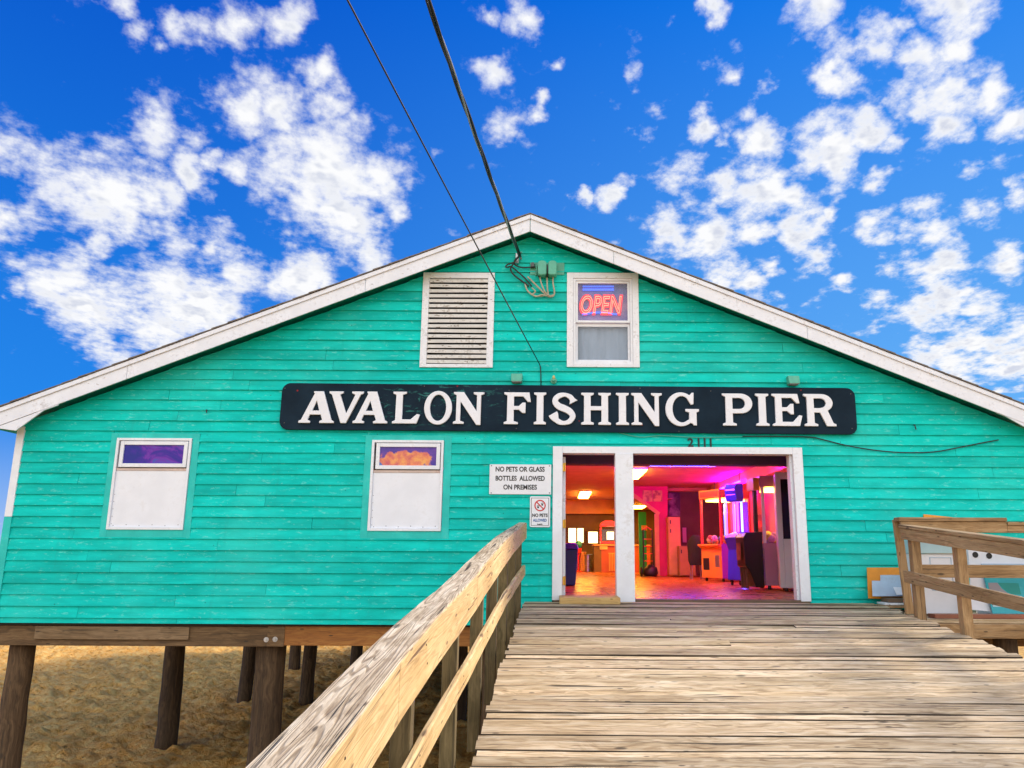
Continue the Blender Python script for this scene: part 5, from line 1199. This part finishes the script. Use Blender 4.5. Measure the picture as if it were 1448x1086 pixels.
# bright clouds added unseen behind the viewer to light the shaded wall
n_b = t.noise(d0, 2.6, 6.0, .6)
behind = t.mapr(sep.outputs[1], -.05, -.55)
fill_bank = t.math('MULTIPLY', t.mapr(n_b, .30, .48), behind)
left = t.mapr(sep.outputs[0], -.22, .02, 1, 0)
n1 = t.n('ShaderNodeMix', {0: left, 2: t.noise(P, 11.0, 8.0, .60), 3: t.noise(d0, 17.0, 8.0, .58)}).outputs[0]; n1b = t.noise(t.vmath('ADD', P, (.035, -.03, 0)), 9.0, 3.0, .55); n1s = t.noise(P, 9.0, 3.0, .55)
n2 = t.noise(P, 32.0, 5.0, .6)
vb = t.n('ShaderNodeTexVoronoi', {'Vector': P, 'Scale': 15.0, 'Smoothness': .8}, feature='SMOOTH_F1').outputs[0]
acc = t.math('ADD', t.math('MULTIPLY', acc, .92), t.math('MULTIPLY', t.mapr(sep.outputs[0], .05, .35), .07))
dens_ = t.math('ADD', acc, t.math('MULTIPLY', t.math('SUBTRACT', n1, .5), t.mapr(left, 0, 1, 1.85, 1.35)))
dens_ = t.math('ADD', dens_, t.math('MULTIPLY', t.math('SUBTRACT', n2, .5), .80))
dens_ = t.math('ADD', dens_, t.math('MULTIPLY', t.math('SUBTRACT', .42, vb), t.mapr(left, 0, 1, .55, .22)))
alpha = t.mapr(dens_, .18, t.mapr(left, 0, 1, .88, .86))
alpha = t.math('MAXIMUM', alpha, fill_bank)
# cloud body: bright crowns, soft lavender grey bases
puff = t.math('ADD', t.math('MULTIPLY', t.math('SUBTRACT', n1s, n1b), 5.0), .5)           # which side of each puff turns to the light
core = t.mapr(dens_, .60, 1.15)
shade = t.math('MULTIPLY', t.mapr(puff, .15, .75, 1, 0), core)
cloud = t.mix(shade, (9.8, 9.85, 10.0), (6.6, 7.0, 8.2))
cloud = t.mix(t.mapr(sep.outputs[1], -.05, -.5), cloud, (FILL_BANK, FILL_BANK, FILL_BANK * 1.0))
ns = t.n('ShaderNodeTexSky', sky_type='NISHITA', sun_disc=False, sun_elevation=SUN_EL, sun_rotation=math.atan2(SUN_H.x, SUN_H.y), altitude=0, air_density=1.0, dust_density=.6, ozone_density=3.0).outputs[0]
g = t.n('ShaderNodeGamma', {0: ns, 1: 1.0}).outputs[0]
zen = t.mapr(sep.outputs[2], .05, .62, 0, 1, False)
azi = t.mapr(sep.outputs[0], -.55, .55, 0, 1)
deep = t.mix(zen, (.2, 2.8, 9.0), (.0, .85, 6.0))
brt = t.mix(zen, (1.6, 5.0, 9.7), (.05, 2.1, 8.6))
blue = t.mix(azi, deep, brt)
sky = t.mix(.985, g, blue)                        # Nishita sky graded to the deep blue of the picture
hz = t.mapr(sep.outputs[2], .16, -.02); sky = t.mix(t.math('MULTIPLY', hz, .6), sky, (6.0, 7.2, 9.0))
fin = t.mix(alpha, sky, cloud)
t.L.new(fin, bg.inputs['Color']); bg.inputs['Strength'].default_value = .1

sl = bpy.data.lights.new('sun', 'SUN'); sl.energy = 5.0; sl.angle = R(13); sl.color = (1.0, .86, .66)
so = bpy.data.objects.new('sun', sl); COL.objects.link(so)
h = SUN_H.normalized(); dirv = Vector((h.x * math.cos(SUN_EL), h.y * math.cos(SUN_EL), math.sin(SUN_EL)))
so.rotation_euler = dirv.to_track_quat('Z', 'Y').to_euler(); so.location = dirv * 60

cam = bpy.data.cameras.new('camera'); co_ = bpy.data.objects.new('camera', cam); COL.objects.link(co_)
cam.sensor_width = 36; cam.lens = FP * 36 / 1448; cam.shift_x = -(XP - 724) / 1448; cam.shift_y = 0; cam.clip_end = 8000; cam.clip_start = .05
co_.matrix_world = Matrix.Translation((0, -DIST, 0)) @ Matrix.Rotation(R(90) + PITCH, 4, 'X') @ Matrix.Rotation(ROLL, 4, 'Z')
scene.camera = co_
scene.view_settings.view_transform = 'Standard'; scene.view_settings.look = 'None'; scene.view_settings.exposure = 0.0; scene.view_settings.gamma = 1.0
scene.cycles.max_bounces = 8; scene.cycles.diffuse_bounces = 4; scene.cycles.glossy_bounces = 3; scene.cycles.transparent_max_bounces = 12
scene.cycles.use_denoising = True; scene.cycles.sample_clamp_indirect = 6.0; scene.cycles.caustics_reflective = False; scene.cycles.caustics_refractive = False
scene.cycles.use_adaptive_sampling = True; scene.cycles.adaptive_threshold = .015
